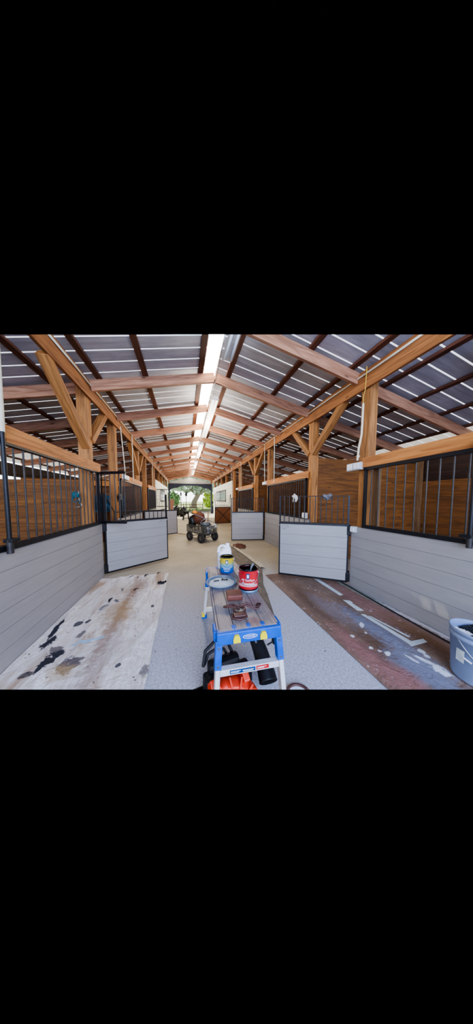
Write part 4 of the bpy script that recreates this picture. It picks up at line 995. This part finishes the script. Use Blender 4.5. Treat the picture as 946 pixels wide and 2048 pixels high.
foliage('oak_tree', (-6.5, 46, 5.0), (6, 4, 3.6), 1600, .3, 'leaf', 'pale leafy tree behind the trunk of the leaning oak, at its left', 'tree', [([(0, 0, -.1), (0, 0, 2.2), (.3, 0, 4.5)], [.3, .25, .15])], 8)
foliage('oak_tree', (17, 52, 5.5), (8, 5, 4.2), 1500, .4, 'leaf', 'distant pale tree at the right of the far doorway', 'tree', [([(0, 0, -.1), (0, 0, 4.5)], [.35, .2])], 11)
foliage('garden_shrub', (4.2, 36, 1.5), (1.0, 1.0, 1.7), 700, .2, 'leaf2', 'bright yellow-green upright shrub beside the leaning oak trunk', 'shrub', seed=3)
foliage('garden_shrub', (8.0, 33, .6), (2.2, 1.2, .85), 1000, .2, 'shrub', 'low green hedge at the right of the far doorway', 'shrub', seed=6)
foliage('garden_shrub', (-2.2, 38, 1.3), (1.4, 1.2, 1.5), 800, .2, 'shrub', 'round blue-green shrub to the left of the leaning oak trunk', 'shrub', seed=9)
foliage('garden_shrub', (11.5, 43, 1.6), (2.0, 1.2, 1.6), 800, .22, 'leaf2', 'far yellowish shrub behind the low green hedge', 'shrub', seed=14)
LP = empty('lamp_post', 'black lantern on a post in the yard', 'lamp post', (.15, 27, 0)); mb = MB(); mb.tube([(0, 0, 0), (0, 0, 1.9)], .04, 10); mb.build('pole', M['rubber'], LP)
mb = MB(); mb.lathe([(.0, 1.85), (.12, 1.87), (.16, 2.15), (.06, 2.3), (.06, 2.35), (.42, 2.36), (.42, 2.42), (0, 2.45)], 12, smooth=False); mb.build('lantern', M['rubber'], LP)
FN = empty('rail_fence', 'pale post and rail fence in the yard', 'fence', (-1.0, 25.5, 0))
for k in range(5): mb = MB(); mb.box((k*.8-.04, -.04, 0), (k*.8+.04, .04, .9)); mb.build('fence_post', M['graywood'], FN)
for z in (.4, .75): mb = MB(); mb.box((0, -.02, z-.04), (3.2, .02, z+.04)); mb.build('rail', M['graywood'], FN)
def car(loc, rz_, mat, label):
    r = empty('parked_car', label, 'car', loc, rz_, 'cars in the yard')
    mb = MB(); body = [(-2.1, .35), (2.1, .35), (2.15, .75), (1.3, .88), (.7, 1.38), (-1.1, 1.42), (-1.75, .95), (-2.15, .85)]; mb.prism(body, -.8, .8); mb.build('body', M[mat], r)
    q = MB(); q.prism([(1.15, .92), (.65, 1.3), (-1.0, 1.34), (-1.5, .95)], -.81, .81); q.build('windows', M['glass'], r)
    for sx in (-1.3, 1.3):
        for sy in (-.75, .75): w = MB(); w.lathe([(0, -.1), (.33, -.1), (.34, 0), (.33, .1), (0, .1)], 18, mat=Matrix.Translation((sx, sy, .33)) @ Matrix.Rotation(PI/2, 4, 'X')); w.build('wheel', M['tyre'], r)
car((5.8, 40, 0), .1, 'carblue', 'blue-grey car parked beyond the leaning oak')
car((14.5, 36, 0), .3, 'white', 'white car parked at the right of the yard')
mb = MB(); mb.box((-.3, -.3, 0), (.3, .3, 1.3)); mb.box((-.36, -.36, 1.3), (.36, .36, 1.42)); o = mb.build('brick_pillar', M['brick']); o.location = (-1.6, 24.5, 0); tag(o, 'reddish brick pillar in the yard at the left', 'pillar')
BN = empty('blue_bin', 'dark blue round bin outside the right doorway post', 'bin', (2.95, 20.6, 0)); mb = MB(); mb.lathe([(0, 0), (.24, 0), (.28, .7), (.3, .72), (0, .8)], 20); mb.build('body', M['navy'], BN)
mb = MB(); mb.box((-.12, -.1, .0), (.3, .1, .22), ch=.02); o = mb.build('mailbox', M['rubber']); o.location = (2.62, 19.4, 1.0); o.name = 'wall_mailbox'; tag(o, 'dark box fixed to the right doorway post', 'box')

# ------------------------------------------------------------------ camera
CAMP = V((0, 0, 1.35)); yaw, pit = math.radians(14.767), math.radians(3.521)
cd = bpy.data.cameras.new('camera'); cam = bpy.data.objects.new('camera', cd); COL.objects.link(cam)
cam.location = CAMP; cam.rotation_euler = (PI/2-pit, 0, -yaw); cd.sensor_fit = 'HORIZONTAL'; cd.sensor_width = 36; cd.lens = 390/946*36
cd.clip_start = .05; cd.clip_end = 300; SC.camera = cam

# ------------------------------------------------------------------ model only the part of the barn the photograph covers:
# above the upper sight limit and below the lower one nothing is known, so geometry ends there
fw = V((math.sin(yaw)*math.cos(pit), math.cos(yaw)*math.cos(pit), -math.sin(pit))); rt = V((math.cos(yaw), -math.sin(yaw), 0)); upv = rt.cross(fw)
k = 355/390
planes = [upv-fw*k, -upv-fw*k]
bpy.context.view_layer.update()
for o in list(bpy.data.objects):
    if o.type != 'MESH': continue
    mw = o.matrix_world.copy()
    for n in planes:
        n = n.normalized()
        ds = [(mw @ v.co-CAMP).dot(n) for v in o.data.vertices]
        if not ds or max(ds) <= 0: continue
        if min(ds) >= 0: bpy.data.objects.remove(o); break
        if o.data.users > 1: o.data = o.data.copy()
        bm = bmesh.new(); bm.from_mesh(o.data); inv = mw.inverted()
        nl = (mw.to_3x3().transposed() @ n).normalized()
        g = bmesh.ops.bisect_plane(bm, geom=bm.verts[:]+bm.edges[:]+bm.faces[:], dist=1e-6, plane_co=inv @ CAMP, plane_no=nl, clear_outer=True)
        ce = [e for e in g['geom_cut'] if isinstance(e, bmesh.types.BMEdge)]
        if len(ce) < 400:
            try: bmesh.ops.holes_fill(bm, edges=ce, sides=0)
            except Exception: pass
        bm.to_mesh(o.data); bm.free(); o.data.update()

# ------------------------------------------------------------------ light
w = bpy.data.worlds.new('sky'); SC.world = w; w.use_nodes = True; n = w.node_tree.nodes; l = w.node_tree.links
bg = n['Background']; tc = n.new('ShaderNodeTexCoord'); sx = n.new('ShaderNodeSeparateXYZ'); cr = n.new('ShaderNodeValToRGB')
l.new(tc.outputs['Generated'], sx.inputs[0]); ad = n.new('ShaderNodeMath'); ad.operation = 'ADD'; ad.inputs[1].default_value = .03; l.new(sx.outputs['Z'], ad.inputs[0]); l.new(ad.outputs[0], cr.inputs['Fac']); l.new(cr.outputs['Color'], bg.inputs['Color'])
e = cr.color_ramp.elements; e[0].position = 0; e[0].color = (0, 0, 0, 1); e[1].position = .004; e[1].color = (1, 1, 1, 1)
a = e.new(.22); a.color = (.85, .93, 1, 1); b = e.new(.33); b.color = (0, 0, 0, 1)
bg.inputs['Strength'].default_value = 2.2
def area(loc, tgt, sx_, sy_, power, col):
    ld = bpy.data.lights.new('daylight', 'AREA'); ld.shape = 'RECTANGLE'; ld.size = sx_; ld.size_y = sy_; ld.energy = power; ld.color = col
    o = bpy.data.objects.new('daylight', ld); COL.objects.link(o); o.location = loc; o.rotation_euler = (V(tgt)-V(loc)).to_track_quat('-Z', 'Y').to_euler(); return o
area((.55, -2.6, 2.4), (.55, 3.2, .4), 4.2, 3.0, 250, (.47, .61, 1))       # open end of the barn behind the photographer
area((.55, -1.4, 3.4), (.55, 1.6, 3.3), 3.0, .8, 10, (.8, .88, 1))
area((.55, YEND-1.0, 2.6), (.55, 8, .5), 3.0, .2, 60, (1, .97, .9))
sd = bpy.data.lights.new('sun', 'SUN'); sd.energy = 6; sd.angle = .01; sd.color = (1, .96, .88)
so = bpy.data.objects.new('sun', sd); COL.objects.link(so); so.rotation_euler = (V((0, 0, 0))-V((-3, 8, 4.8))).to_track_quat('-Z', 'Y').to_euler()
for y in (5.2, 8.6, 12.0):  # unseen point lamps added as fill under the ridge
    ld = bpy.data.lights.new('ridge_fill', 'POINT'); ld.energy = 45; ld.color = (1, .9, .76); ld.shadow_soft_size = .25
    o = bpy.data.objects.new('ridge_fill', ld); COL.objects.link(o); o.location = (XC, y, 2.95)
SC.view_settings.view_transform = 'AgX'
SC.view_settings.look = 'AgX - Medium High Contrast'
SC.view_settings.exposure = .75
SC.cycles.use_denoising = True
SC.cycles.max_bounces = 8
SC.cycles.sample_clamp_indirect = 6
